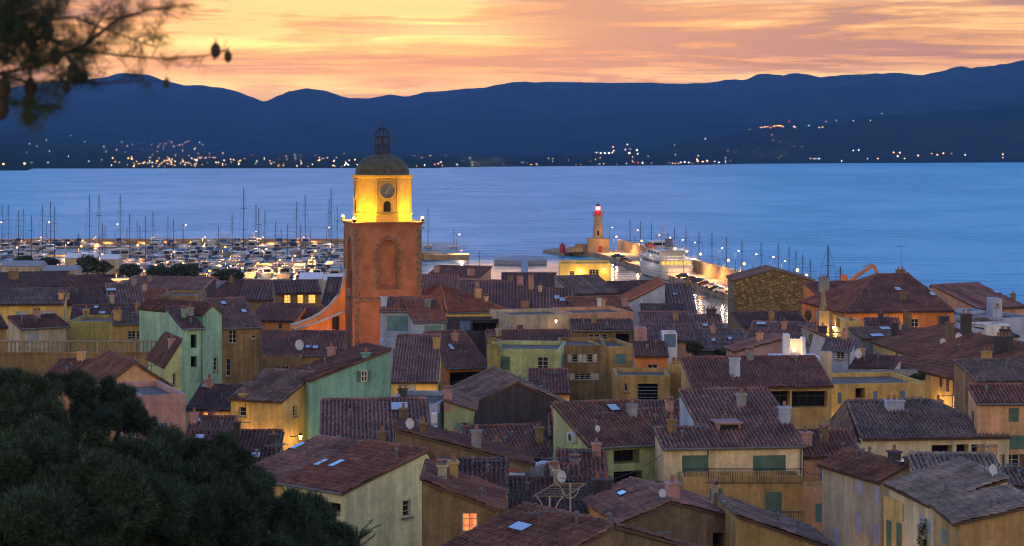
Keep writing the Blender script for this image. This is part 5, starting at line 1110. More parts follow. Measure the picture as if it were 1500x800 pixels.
for i, (x, ty) in enumerate(masts):
    Yv = [700, 735, 668, 770, 645][i % 5]; p = at(x, ty, Yv); k = i % 2; c = copy_tree(SA[k]); hm = (17, 20)[k]; sc = p.z / hm; L = (12, 14)[k]
    c.scale = (min(1.2, sc ** .3), min(1.2, sc ** .5), sc); c.location = (p.x, Yv - L * .55 * c.scale[1], 0); taken.append((p.x, Yv))
    c['label'] = ('white sailing yacht with a bare mast moored in the marina', 'dark hulled sailing yacht with a tall bare mast in the marina')[k]; c['group'] = ('white sailing yachts in the marina', 'dark hulled sailing yachts in the marina')[k]
for (Yv, sd, p0, p1) in rows:
    if p0 > p1: p0, p1 = 300, 500
    x = (p0 - HX) / F * Yv
    while x < (p1 - HX) / F * Yv:
        k = rnd.choice([0, 0, 1, 1, 2, 2, 2, 3]); wdt = (4, 4.6, 3.4, 5.4)[k] + rnd.uniform(.5, 1.4)
        xc = x + wdt / 2; x += wdt
        if any(abs(tx - xc) < 3.4 and abs(ty - Yv) < 17 for tx, ty in taken) or rnd.random() < .14: continue
        if Yv < 600 and xc < -100: continue
        c = copy_tree(MO[k]); c.location = (xc, Yv + rnd.uniform(-1, 1) + (10 if sd else 0), 0); c.rotation_euler = (0, 0, (math.pi if sd else 0) + rnd.uniform(-.06, .06)); c.scale = (1, rnd.uniform(.75, 1.1), rnd.uniform(.75, 1.15)); c['label'] = LAB2[k]; c['group'] = LAB2[k].replace('yacht', 'yachts')[:60]; nm += 1
for (nx, ny, lab) in ((627, 305, 'lone sailing yacht by the mole head right of the bell tower'), (665, 335, 'small sailing yacht beside the lamp on the mole head'), (702, 368, 'small sailing boat moored behind the brown roofs right of the church')):
    Yv = 772 if ny < 360 else 640; p = at(nx, ny, Yv); c = copy_tree(SA[0]); c.scale = (.9, .9, p.z / 17); c.location = (p.x, Yv - 6, 0); c['label'] = lab; c['group'] = None if False else ''
    del c['group']
for o in MO + SA + [lpW, lpO, lpL]: drop(o)
docks = MB()
for Yv in (606, 654, 706, 765):
    r_ = MB(); x0, x1 = (-20 - HX) / F * Yv, (503 - HX) / F * Yv; r_.box(((x0 + x1) / 2, Yv, .45), (x1 - x0, 2.4, .5)); o = r_.build('floating_dock', 'quay')
    tag(o, {606: 'front floating dock of the marina, nearest the town', 654: 'second floating dock from the town', 706: 'third floating dock from the town', 765: 'farthest floating dock, before the breakwater'}[Yv], 'dock')
# slender masts of yachts lying outside the quay wall
SM = sail(13, 3.9, 17, 'white_hull')
for i, (x, ty) in enumerate([(923, 322), (938, 324), (954, 326), (970, 330), (978, 341), (988, 333), (1005, 332), (1024, 339), (1043, 341), (1064, 347), (1087, 350), (1115, 355), (1140, 356), (1156, 361), (1166, 367), (1176, 373), (1187, 380)]):
    Yv = qY(x, 12); p = at(x, ty, Yv); c = copy_tree(SM); c.scale = (1, 1, p.z / 17); c.location = (p.x, Yv - 7, 0); c['label'] = 'sailing yacht with a thin bare mast lying outside the quay wall'; c['group'] = 'sailing yachts moored outside the quay wall'
for x, ty, Yv, lab in ((1214, 360, 470, 'yacht whose thick dark mast rises right of the rubble stone house'), (1232, 391, 470, 'yacht whose low mast rises behind the excavator')):
    p = at(x, ty, Yv); c = copy_tree(SM); c.scale = (1.6, 1.4, p.z / 17); c.location = (p.x, Yv - 9, 0); c['label'] = lab
drop(SM)
# ---------------------------------------------------------------- ferry, seen from the stern quarter
def ferry():
    root = empty('ferry', 'white passenger ship with rounded stern and stacked decks moored at the quay', 'ship')
    L, B = 46, 11.5
    h = MB(); secs = []
    for a, w_, dz in ((0, .55, 0), (.03, .82, 0), (.10, .97, 0), (.3, 1, 0), (.55, 1, .05), (.75, .82, .25), (.9, .42, .5), (1.0, .05, .72)):
        y = a * L; hw = B / 2 * w_; t_ = 3.6 * (1 + dz); secs.append([(-hw, y, t_), (-hw * .98, y, t_ * .5), (-hw * .85, y, .2), (-hw * .6, y, -.5), (hw * .6, y, -.5), (hw * .85, y, .2), (hw * .98, y, t_ * .5), (hw, y, t_)])
    loft(h, secs); ho = h.build('hull', 'white_hull', root, fix=True)
    s = MB(); s.tube([(q[0][0] * 1.01, q[0][1], q[0][2] * .70) for q in secs] , .10, 4); s.tube([(-q[0][0] * 1.01, q[0][1], q[0][2] * .70) for q in secs], .10, 4); s.tube([(-2.9, -.05, 2.5), (2.9, -.05, 2.5)], .1, 4); s.build('rubbing_strake', 'grey_slab', root)
    d1 = MB(); d1.box((0, 17, 4.85), (B * .84, 28, 2.5)); d1.box((0, 15.5, 6.18), (B * .98, 33, .16)); d1.build('main_deck_house', 'white_hull', root)
    d2 = MB(); d2.box((0, 18, 7.4), (B * .66, 20, 2.3)); d2.box((0, 17, 8.6), (B * .8, 24, .14)); d2.build('upper_deck_house', 'white_hull', root)
    d3 = MB(); d3.box((0, 25, 9.6), (B * .6, 5, 1.9)); d3.box((0, 25, 10.6), (B * .72, 6, .12)); d3.build('wheelhouse', 'white_hull', root)
    f = MB(); f.lathe((0, 13, 8.7), [(1.4, 0), (1.15, 3.0), (1.25, 3.3)], 12); f.build('funnel', 'blue_hull', root)
    ms = MB(); ms.tube([(0, 22, 8.6), (0, 22, 16)], .12, 5); ms.tube([(-1.6, 22, 13.4), (1.6, 22, 13.4)], .06, 4); ms.tube([(0, 38, 5.6), (0, 38, 10)], .1, 5); ms.build('mast', 'white_hull', root)
    for c_, z_, mt in [((-3.9 + i * 1.3, 2.96, 5.0), (.95, .06, 1.0), 'lit_yellow') for i in range(7)] + [((-B * .42 - .03, 5 + i * 2.1, 5.0), (.06, 1.4, .9), 'glass') for i in range(12)] + [((-B * .33 - .03, 10 + i * 2.2, 7.5), (.06, 1.4, .9), 'glass') for i in range(8)] + [((0, 22.45, 9.8), (5.6, .06, .8), 'glass'), ((-B * .3 - .03, 25, 9.8), (.06, 4, .8), 'glass')]:
        w1 = MB(); w1.box(c_, z_); w1.build('window', mt, root)
    rl = MB()
    for z, bx, y0, y1 in ((7.2, B * .48, -.6, 32), (9.6, B * .39, 5.5, 29), (4.6, B * .40, .3, 3)):
        pts = [(-bx, y1, z), (-bx, y0, z), (bx, y0, z), (bx, y1, z)]; rl.tube(pts, .05, 4); rl.tube([(x, y, z - .45) for x, y, z in pts], .03, 4)
        for i in range(10): rl.tube([(-bx + i * 2 * bx / 9, y0, z), (-bx + i * 2 * bx / 9, y0, z - .95)], .04, 4)
        for i in range(12): rl.tube([(-bx, y0 + i * (y1 - y0) / 11, z), (-bx, y0 + i * (y1 - y0) / 11, z - .95)], .04, 4)
    rl.build('railing', 'white_hull', root)
    for y in (14, 22):
        lb = MB(); lb.tube([(-B * .36, y, 9.5), (-B * .36, y + 1, 9.3), (-B * .36, y + 4, 9.3), (-B * .36, y + 5, 9.5)], .6, 8); lb.build('lifeboat', 'orange_cloth', root)
    p = at(997, 411, F * CAMH / (411 - HY)); root.location = (p.x - .6, p.y + 1, 0); root.rotation_euler = (0, 0, R(8.0)); root.scale = (.95, .95, .95)
    for lx, ly, lz, e in ((-2, -3, 6.5, 500), (5, -2, 5, 350), (-8, 14, 7, 500)): plight((lx, ly, lz), e, (1, .72, .5), .3, root, 'deck_light')
ferry()
# ---------------------------------------------------------------- cars on the quay
def car(mat):
    r = empty('parked_car', 'x', 'car'); b = MB(); pr = [(0, .35), (0, .85), (.9, .95), (1.5, 1.42), (2.9, 1.45), (3.7, .98), (4.3, .85), (4.35, .35)]; n = len(pr)
    b.add([(-.85, y, z) for y, z in pr] + [(.85, y, z) for y, z in pr], [tuple(range(n)), tuple(range(2 * n - 1, n - 1, -1))] + [(i, (i + 1) % n, n + (i + 1) % n, n + i) for i in range(n)]); b.build('body', mat, r, fix=True)
    g = MB(); g.add([(-.7, .95, 1.0), (.7, .95, 1.0), (.62, 1.45, 1.39), (-.62, 1.45, 1.39)], [(0, 1, 2, 3)]); g.v = [(x, y - .03, z + .03) for x, y, z in g.v]; 
    for s in (-1, 1): g.box((s * .86, 2.2, 1.2), (.03, 1.3, .3))
    g.build('car_glass', 'glass', r)
    for x in (-.78, .78):
        for y in (.8, 3.5): w_ = MB(); w_.tube([(x - .1, y, .33), (x + .1, y, .33)], .33, 10); w_.build('wheel', 'dark', r)
    return r
CARS = {'dark': car('car_dark'), 'white': car('car_white'), 'red': car('car_red')}
nth = 0
for x, off, k, lab in ((1013, -5, 'dark', 'dark car parked nearest the ferry on the quay'), (1024, -5.5, 'dark', 'second dark car from the ferry on the quay'), (1036, -5, 'dark', 'dark car just left of the reddish car on the quay'), (1045, -6, 'red', 'reddish brown car among the parked cars on the quay'), (1056, -6, 'white', 'white car parked next to the reddish car on the quay'), (1063, -7, 'dark', 'dark car between the two white cars on the quay'),
                       (1070, -7, 'white', 'white car nearest the rubble stone house on the quay'), (915, -6, 'dark', 'dark car parked near the lighthouse end of the quay'), (926, -7, 'dark', 'dark car behind the bow of the ferry')):
    Yv = qY(x, off); c = copy_tree(CARS[k]); c.location = ((x - HX) / F * Yv, Yv, 1.5); c.rotation_euler = (0, 0, R(65 + 20 * rnd.random())); c['label'] = lab; c['group'] = 'cars parked on the quay'
for o in CARS.values(): drop(o)
# ---------------------------------------------------------------- excavator behind the roofs
def excav():
    root = empty('excavator', 'orange excavator with its long arm bent over the roofs by the quay', 'excavator'); D = 415
    A = lambda x, y, dy=0: at(x, y, D) + Vector((0, dy, 0))
    tr = MB(); g = A(1245, 415); g.z = 1.8
    for s in (-1, 1): tr.box(g + Vector((0, s * 1.2, .5)), (4.4, .6, 1.0))
    tr.box(g + UP * 4.5, (1.0, 1.0, 7.2)); tr.build('undercarriage', 'dark', root)
    c = MB(); p = A(1241, 412); c.box(p + UP * -.6, (3.4, 2.4, 1.2)); c.box(p + Vector((-.6, 0, .6)), (1.3, 1.2, 1.4)); c.build('cab', 'excav', root)
    def beam(pts, w_):
        m = MB()
        for (x0, y0, h0), (x1, y1, h1) in zip(pts, pts[1:]):
            a, b = A(x0, y0), A(x1, y1); d = (b - a).normalized(); n = Vector((-d.z, 0, d.x)); k = len(m.v)
            for q, h_ in ((a, h0), (b, h1)):
                for sy in (-1, 1):
                    for sn in (-1, 1): m.v.append(tuple(q + n * sn * h_ / 2 + Vector((0, sy * w_ / 2, 0))))
            m.f += [(k, k + 1, k + 5, k + 4), (k + 2, k + 6, k + 7, k + 3), (k, k + 4, k + 6, k + 2), (k + 1, k + 3, k + 7, k + 5), (k, k + 2, k + 3, k + 1), (k + 4, k + 5, k + 7, k + 6)]
        return m
    beam([(1243, 413, .6), (1257, 403, .8), (1278, 389, .55)], .6).build('boom', 'excav', root); beam([(1276, 388, .6), (1281, 391, .65), (1288, 411, .35)], .5).build('dipper_arm', 'excav', root)
    m = MB(); m.tube([A(1252, 410, -.4), A(1266, 396, -.4)], .12, 6); m.tube([A(1263, 392, 0), A(1277, 386, 0)], .12, 6); m.build('hydraulic_ram', 'metal', root)
    b = MB(); b.box(A(1288, 416), (1.3, 1.2, 1.5)); b.build('bucket', 'dark', root)
    plight(A(1240, 420, -8), 150, (1, .5, .2), .3, root)
    recenter(root, g)
excav()
# ---------------------------------------------------------------- far shore: lit lamps and small houses
FH = MB(); 
def far_lamp(px, py, k, sc=1.0):
    p = on_far(px, py); sc = .58 * sc * (p.y / 3600) ** .7; gz_ = far_z(px, p.y); root = FP[k].copy(); COL.objects.link(root); root.location = (p.x, p.y, gz_ - .5); h = max(5, p.z - gz_ + .5); root.scale = (sc, sc, 1)
    for ch in FP[k].children:
        c = ch.copy(); COL.objects.link(c); c.parent = root
    root.scale = (sc, sc, sc); root['group'] = GF[k]; root['label'] = LF[k]
GF = {'o': 'orange lamps on the far shore', 'w': 'white lamps on the far shore', 'r': 'red signal lamps on the far shore'}
LF = {'o': 'tiny orange lamp on the far shore under the hills', 'w': 'tiny white lamp on the far shore under the hills', 'r': 'tiny red signal lamp on the far shore'}
FP = {}
for k, mt in (('o', 'far_orange'), ('w', 'far_white'), ('r', 'far_red')):
    r_ = empty('shore_lamp', LF[k], 'lamp', GF[k]); p = MB(); p.tube([(0, 0, 0), (0, 0, 5)], .15, 4); p.build('post', 'dark', r_); g = MB(); g.lathe((0, 0, 5), [(.3, 0), (1.15, .7), (1.15, 1.5), (.3, 2.1)], 8); g.build('lamp_head', mt, r_); FP[k] = r_
frnd = random.Random(21)
L = []
spec = [(5,243,'o',2.2),(36,243,'o',2.4),(36,240,'o',1.4),(165,233,'o',1.5),(193,235,'o',2.0),(188,232,'o',1.2),(200,236,'o',1),(212,237,'o',1),(230,237,'o',1.6),(248,234,'o',1.5),(251,238,'o',1.3),(268,237,'o',1.4),(288,236,'w',1.6),(320,238,'o',1.2),(352,236,'o',1.5),(350,239,'w',1),
        (313,231,'o',1.1),(292,230,'o',.9),(301,231,'w',.9),(468,236,'o',1.6),(489,237,'o',1.5),(507,240,'w',1.4),(510,243,'w',1.4),(520,235,'o',1.6),(524,243,'w',1.2),(489,243,'w',1),(505,242,'w',1.2),(622,243,'w',1.1),(637,242,'r',1.5),(642,239,'o',1),(646,237,'w',1),
        (874,225,'w',1.3),(880,226,'w',1.4),(886,226,'w',1.6),(892,227,'w',1.8),(897,225,'o',1.5),(898,217,'o',1.4),(899,222,'w',1.3),(916,220,'w',1.2),(919,213,'w',1.2),(922,227,'w',2),(923,219,'o',1),(933,222,'w',1.5),(934,226,'w',1.2),
        (997,240,'w',1.2),(1003,240,'w',1.4),(1009,240,'w',1),(1021,235,'o',1.6),(1022,240,'o',1.6),(1036,239,'o',1.7),(1030,240,'o',1.2),(935,240,'r',1.2),(941,240,'w',1),
        (1098,190,'o',.8),(1115,188,'o',1.3),(1120,188,'o',1.6),(1124,187,'o',1.4),(1129,188,'o',1),(1134,187,'o',1.5),(1139,186,'o',1.6),(1143,187,'o',1.7),(1147,187,'o',1.2),(1156,179,'r',1),(1163,186,'w',1),(1165,187,'o',1),(1200,188,'o',1.2),(1205,188,'o',1.3),(1131,198,'o',1),(1185,184,'w',.8),
        (1210,178,'w',.8),(1225,177,'w',.8),(1250,177,'w',.8),(1275,176,'w',.7),(1292,166,'w',.7),(1233,240,'w',1),(1250,221,'w',1.1),(1258,221,'w',1.2),(1271,233,'w',1.1),(1286,233,'o',1.2),(1193,233,'w',1.2),(1200,233,'w',1.2),(1187,232,'o',1),(1309,227,'o',1.8),(1318,227,'o',1.8),(1315,230,'w',1.4),(1325,233,'o',1.3),
        (1345,230,'o',1.8),(1373,229,'o',1.8),(1382,227,'o',1.8),(1394,227,'o',1),(1365,227,'o',1),(1414,229,'o',1.8),(1469,228,'o',1.6),(1469,231,'o',1),(1145,228,'o',1),(1033,204,'w',1.1),(988,212,'w',.6)]
for s_ in spec: far_lamp(*s_)
for i in range(140):
    x = frnd.choice([frnd.uniform(160, 300), frnd.uniform(160, 530), frnd.uniform(270, 530), frnd.uniform(600, 1080)]); y = frnd.triangular(222, 244, 240)
    if x < 180: y = max(y, 230)
    far_lamp(x, y, 'o' if frnd.random() < .55 else 'w', frnd.uniform(.4, 1.0))
for i in range(60): far_lamp(frnd.uniform(160, 1060), frnd.uniform(236, 243), frnd.choice('oow'), frnd.uniform(.4, .9))
for i in range(34): far_lamp(frnd.uniform(170, 300), frnd.uniform(205, 222), frnd.choice('ow'), frnd.uniform(.4, .9))
for i in range(22): far_lamp(frnd.uniform(1060, 1180), frnd.uniform(205, 232), frnd.choice('oww'), frnd.uniform(.3, .6))
for i in range(14): far_lamp(frnd.uniform(20, 160), frnd.uniform(196, 240), 'w', frnd.uniform(.5, .9))
for r_ in FP.values(): drop(r_)
# ---------------------------------------------------------------- foliage
def leafmat(name, a, b_):
    m, t, b = newmat(name); tc = t.new('ShaderNodeTexCoord'); oi = t.new('ShaderNodeNewGeometry')
    col = t.ramp(oi.outputs['Random Per Island'], [(0, a), (.8, b_), (1, tuple(x * 1.4 for x in b_))]); n = t.noise(tc.outputs['Object'], .9, 4, .6)
    col = t.mix(1.0, col, t.comb(t.maprange(n, .35, .65, .6, 1.4)), 'MULTIPLY'); t.link(col, b.inputs['Base Color']); b.inputs['Roughness'].default_value = .75; M[name] = m
leafmat('needles', (.006, .014, .008), (.04, .08, .036)); leafmat('bush_leaf', (.03, .045, .015), (.06, .09, .03))
def needles(m, c, n, r, ln, d0, rr, wd=.012):
    """a tuft: thin blades fanning from c around direction d0"""
    for i in range(n):
        d = (d0 + Vector((rr.gauss(0, .7), rr.gauss(0, .7), rr.gauss(0, .6)))).normalized(); s = d.cross(Vector((rr.random() - .5, rr.random() - .5, rr.random() - .5))).normalized() * wd
        a = c + Vector((rr.gauss(0, r), rr.gauss(0, r), rr.gauss(0, r))); e_ = a + d * ln * rr.uniform(.7, 1.2); k = len(m.v); m.v += [tuple(a - s), tuple(a + s), tuple(e_)]; m.f.append((k, k + 1, k + 2))
def pine(name, label, base, blobs, ntuft, seed, ln=.22, trunk_r=.3, group=None):
    rr = random.Random(seed); root = empty(name, label, 'tree', group)
    top = sum((Vector(b[0]) for b in blobs), Vector()) / len(blobs)
    tk = MB(); base = Vector(base); tk.tube([base - UP * .4, base.lerp(top, .4) + Vector((.3, 0, 0)), top - UP * .5], trunk_r, 8, trunk_r * .5); tk.build('trunk', 'tree_bark', root)
    lb = MB()
    for b in blobs: c = Vector(b[0]); s0 = base.lerp(top, .55); lb.tube([s0, s0.lerp(c, .5) - UP * .3, c], .12, 6, .03)
    lb.build('limbs', 'tree_bark', root)
    cr = MB(); vol = [b[1] * b[2] for b in blobs]; tv = sum(vol)
    for b, vl in zip(blobs, vol):
        c = Vector(b[0]); rx, rz_ = b[1], b[2]
        # sub-clumps on the blob surface make the uneven outline
        ncl = max(10, int(44 * vl / tv * len(blobs) ** .5)); cl = []
        for i in range(ncl):
            th = rr.uniform(0, 2 * math.pi); ph = math.asin(rr.uniform(-.35, 1)); d = Vector((math.cos(th) * math.cos(ph), math.sin(th) * math.cos(ph), math.sin(ph))); cl.append((c + Vector((d.x * rx, d.y * rx, d.z * rz_)) * rr.uniform(.66, 1.10), d, rr.uniform(.12, .34) * rx))
        for i in range(int(ntuft * vl / tv)):
            q, d, r2 = rr.choice(cl); e_ = Vector((rr.gauss(0, 1), rr.gauss(0, 1), rr.gauss(0, .8))); e_.normalize(); p = q + e_ * r2 * rr.uniform(.6, 1.0) * Vector((1, 1, .75)).length / 1.6
            needles(cr, p, 10, ln * .30, ln * 1.35, (d * .5 + e_ + UP * .5).normalized(), rr, ln * .075)
    cr.build('crown', 'needles', root); recenter(root, base); return root
def blob(px, py, Y, rpx, fz=.8): p = at(px, py, Y); return (p, rpx * Y / F, rpx * Y / F * fz)
pine('stone_pine', 'dark stone pine with a domed crown at the left edge, behind the others', (at(60, 900, 62).x, 62, ground(0, 62)), [blob(x, y, 62 + dy, r) for x, y, r, dy in ((185, 605, 42, 2), (150, 585, 45, 2), (-20, 600, 70, 0), (40, 590, 55, -2), (90, 600, 60, 0), (140, 615, 50, 1), (175, 625, 42, 0), (60, 640, 70, -3), (130, 650, 60, -2), (10, 680, 90, -3))], 15000, 3, .15)
pine('stone_pine', 'broad dark pine crown filling the lower left corner in front', (at(60, 1300, 44).x, 44, ground(0, 44)), [blob(x, y, 44 + dy, r) for x, y, r, dy in ((0, 740, 110, 0), (70, 690, 75, 2), (140, 705, 80, 0), (120, 790, 110, -2), (30, 830, 110, -3), (200, 760, 80, 0))], 19000, 4, .13)
pine('stone_pine', 'dark rounded pine crown left of the wine red roof', (at(290, 1300, 48).x, 48, ground(0, 48)), [blob(x, y, 48 + dy, r) for x, y, r, dy in ((235, 690, 60, 2), (345, 715, 45, 2), (230, 715, 75, 0), (290, 705, 78, 1), (330, 730, 55, 0), (300, 790, 90, -2), (210, 800, 90, -1), (380, 800, 50, 0))], 17000, 5, .14)
pine('stone_pine', 'lowest dark pine crown under the yellow wall with the dark opening', (at(450, 1300, 52).x, 52, ground(0, 52)), [blob(x, y, 52 + dy, r) for x, y, r, dy in ((395, 765, 52, 0), (440, 780, 52, 1), (475, 800, 40, 0), (430, 830, 60, -1))], 9000, 6, .15)
# feathery branch tip right of them
def feather():
    rr = random.Random(9); root = empty('cypress_tree', 'feathery conifer tip before the pale green gable wall at the bottom edge', 'tree'); Y = 60; b = at(530, 960, Y); base = Vector((b.x, Y, ground(b.x, Y)))
    t_ = MB(); t_.tube([base, at(525, 800, Y), at(522, 770, Y)], .12, 6, .02); t_.build('trunk', 'tree_bark', root); m = MB(); bm_ = MB()
    for i in range(26):
        s0 = at(525 + rr.uniform(-3, 3), rr.uniform(775, 860), Y); ang = rr.uniform(-1, 1); d = Vector((ang, rr.uniform(-.6, .6), rr.uniform(.05, .5))).normalized(); ln = rr.uniform(.4, .75); bm_.tube([s0, s0 + d * ln], .012, 3, .004)
        for k in range(18): needles(m, s0 + d * ln * k / 17, 5, .015, .08, d + UP * .2, rr, .008)
    bm_.build('limbs', 'tree_bark', root); m.build('crown', 'needles', root); recenter(root, base)
feather()
def bush(name, label, x, y, Y, rpx, fz, seed, col='bush_leaf', group=None, base=None):
    rr = random.Random(seed); p = at(x, y, Y); r0 = rpx * Y / F; gz_ = ground(p.x, Y) if base is None else base; root = empty(name, label, 'shrub' if 'bush' in name or 'hedge' in name else 'tree', group)
    t_ = MB(); t_.tube([Vector((p.x, Y, gz_)), p], .15, 6, .08); t_.build('trunk', 'tree_bark', root); m = MB()
    for i in range(1600):
        th = rr.uniform(0, 6.28); z = rr.uniform(-1, 1); q = Vector((math.cos(th) * math.sqrt(1 - z * z), math.sin(th) * math.sqrt(1 - z * z) * .6, z * fz)) * r0 * rr.uniform(.7, 1.02) * (1 + .22 * math.sin(3 * th + seed) * math.cos(4 * z)); c = p + q
        s1 = Vector((rr.gauss(0, 1), rr.gauss(0, 1), rr.gauss(0, 1))).normalized(); s2 = s1.cross(UP).normalized(); w_ = r0 * .09; k = len(m.v); m.v += [tuple(c - s1 * w_), tuple(c + s2 * w_), tuple(c + s1 * w_), tuple(c - s2 * w_)]; m.f.append((k, k + 1, k + 2, k + 3))
    m.build('crown', col, root); recenter(root, (p.x, Y, gz_))
for i, (x, y, r, fz, lab) in enumerate(((35, 381, 14, .4, 'low dark tree at the far left of the marina front'), (70, 384, 16, .4, 'second low dark tree along the marina front from the left'), (128, 387, 17, .75, 'dark tree between the low quayside lamps and the white hangar roof'), (150, 391, 14, .6, 'smaller dark tree just right of the white hangar roof'), (190, 396, 17, .5, 'lamplit dark tree left of the brightest quay'),
                                           (232, 399, 16, .6, 'dark tree in front of the brightest quay'), (268, 398, 24, .45, 'wide lamplit hedge like tree at the brightest quay'), (335, 403, 22, .35, 'yellowish lamplit tree where the quay turns brightest'))): bush('plane_tree', lab, x, y, 558, r, fz, 30 + i)
bush('clipped_hedge', 'long clipped hedge between the two violet roofs', 1070, 517, 190, 24, .3, 51, base=9); bush('terrace_bush', 'rounded dark bush on a roof terrace left of the hedge', 1016, 509, 189, 13, .7, 52, base=9)
bush('cypress_shrub', 'slim dark cypress against the lit side wall at the bottom right', 1355, 790, 101, 12, 2.4, 53); bush('terrace_bush', 'small dark cypress on the classical yellow house', 1184, 462, 228, 5, 1.6, 54, base=9); bush('terrace_bush', 'low bushes on the grey terrace above the yellow house', 1345, 552, 174, 12, .4, 55, base=10)
# bare winter tree at the bottom right
def bare():
    rr = random.Random(12); root = empty('bare_tree', 'leafless tree with fine brown twigs beside the teal shutter, bottom right', 'tree'); Y = 99; b = at(1215, 860, Y); base = Vector((b.x, Y, ground(b.x, Y))); m = MB(); tw = MB()
    def br(p, d, ln, r, dep, tgt):
        q = p + d * ln; tgt.tube([p, q], r, 4, r * .65, cap=False)
        if dep == 0: return
        for i in range(3 if dep > 1 else 4):
            nd = (d + Vector((rr.gauss(0, .45), rr.gauss(0, .45), rr.gauss(0, .25) + .12))).normalized(); br(q, nd, ln * rr.uniform(.6, .85), r * .6, dep - 1, tw)
    for s_ in (-1, 0, 1, 2): br(base + Vector((s_ * .6, 0, 0)), Vector((s_ * .12, .05, 1)).normalized(), 2.0, .05, 5, m)
    m.build('trunk', 'tree_bark', root); tw.build('twigs', 'stone', root); recenter(root, base)
bare()
# pine branch hanging in from the upper left, close to the lens
def branch():
    rr = random.Random(5); Y = 13.0; root = empty('overhanging_pine', 'blurred pine branch with cones hanging in at the upper left', 'tree')
    A = lambda x, y, dy=0: at(x, y, Y + dy)
    tk = MB(); tb = Vector((-5.2, 13, ground(0, 13))); tk.tube([tb - UP * .3, Vector((-5.0, 13, 35)), Vector((-4.7, 13, 38.2)), Vector((-4.6, 13, 41))], .22, 8, .1); tk.build('trunk', 'tree_bark', root)
    lim = MB(); m = MB(); tips = []
    lim.tube([Vector((-4.7, 13, 38.1)), A(-60, 120), A(0, 108)], .05, 6, .018, cap=False); lim.tube([Vector((-4.65, 13, 39)), A(-60, -10), A(10, 25)], .05, 6, .016, cap=False)
    main = [[(0, 108), (50, 98), (90, 80), (120, 74), (180, 82), (240, 86), (300, 82), (333, 74)], [(90, 80), (125, 66), (140, 40), (155, 18), (170, -10)], [(125, 66), (170, 30), (215, 15), (260, 8)], [(0, 108), (45, 122), (100, 118), (150, 122), (210, 118)], [(10, 25), (60, 30), (110, 25), (160, 45), (200, 60), (230, 70)], [(0, 60), (40, 50), (80, 60), (120, 74)], [(10, 25), (40, 5), (90, -10)], [(45, 98), (45, 130), (42, 170)], [(100, 80), (108, 110), (118, 125)], [(0, 150), (40, 153), (90, 158)]]
    for br_ in main:
        pts = [A(x, y, rr.uniform(-.25, .25)) for x, y in br_]; lim.tube(pts, .012, 5, .004, cap=False)
        for a, b in zip(pts, pts[1:]):
            for k in range(5):
                s0 = a.lerp(b, rr.random()); d = ((b - a).normalized() * .6 + Vector((rr.gauss(0, .5), rr.gauss(0, .5), rr.gauss(.1, .5)))).normalized(); ln = rr.uniform(.06, .22)
                e_ = s0 + d * ln * .6 + UP * rr.uniform(-.02, .02); f_ = s0 + d * ln; lim.tube([s0, e_, f_], .004, 3, .002, cap=False)
                x_here = (s0.x / s0.y) * F + HX; dens = 1.0 if x_here < 110 else (.6 if x_here < 250 else .25)
                if rr.random() < dens: tips.append((f_, d))
                if rr.random() < dens: tips.append((e_, d))
    for i in range(300): x = rr.triangular(-20, 120, 0); y = rr.uniform(-20, 95); tips.append((A(x, y, rr.uniform(-.4, .4)), Vector((rr.gauss(0, .6), rr.gauss(0, .4), rr.gauss(0, .6) + .01)).normalized()))
    for (p, d) in tips: needles(m, p, 26, .02, .10, d, rr, .0019)
    lim.build('limbs', 'tree_bark', root); m.build('needles', 'needles', root)
    for (x, y, h_) in ((45, 128, 16), (43, 150, 15), (41, 172, 14), (82, 82, 15), (108, 108, 18), (123, 112, 12), (316, 74, 13), (334, 83, 10), (98, 128, 10), (244, 122, 8), (5, 130, 20), (2, 160, 18), (70, 50, 14), (30, 45, 20), (8, 40, 26), (46, 60, 16)):
        c = MB(); p = A(x, y); hh = h_ * Y / F; c.lathe(p - UP * hh * .9, [(.1 * hh, 0), (.42 * hh, .25 * hh), (.62 * hh, .8 * hh), (.55 * hh, 1.3 * hh), (.25 * hh, 1.7 * hh), (.06 * hh, 1.85 * hh)], 9); c.tube([p + UP * hh * .8, p + UP * hh * 1.4], .004, 4); c.build('pine_cone', 'tree_bark', root)
    recenter(root, tb)
branch()
# ---------------------------------------------------------------- small things on roofs
def pergola():
    root = empty('pergola', 'pale metal pergola with a curved bracket on the pergola roof terrace', 'pergola'); D = 107; z = at(800, 727, D).z
    a = at(781, 727, D); b = at(829, 727, D); c = at(826, 706, D + 5); d = at(868, 717, D + 3); m = MB()
    top = [a, b, Vector((b.x + 1.2, D + 4, z)), Vector((a.x + 1.2, D + 4, z))]; m.tube(top + [top[0]], .035, 5)
    for i in range(1, 5): m.tube([top[0].lerp(top[3], i / 5), top[1].lerp(top[2], i / 5)], .02, 4)
    m.build('frame', 'stone', root); g = MB(); q = at(807, 730, D); 
    for i, t_ in enumerate(((top[0] + top[1]) / 2, (top[2] + top[3]) / 2)):
        g.tube([t_, Vector((t_.x, t_.y, z - 1.9))], .05, 6)
        for s in (-1, 1): g.tube([Vector((t_.x, t_.y, z - .8))] + [Vector((t_.x + s * .5 * math.sin(k * .4), t_.y, z - .8 + .8 * (1 - math.cos(k * .4)))) for k in range(1, 4)] + [Vector((t_.x + s * .7, t_.y, z))], .025, 4)
    g.build('posts', 'sh_cream', root); recenter(root, (b.x, D, z - 1.9))
pergola()
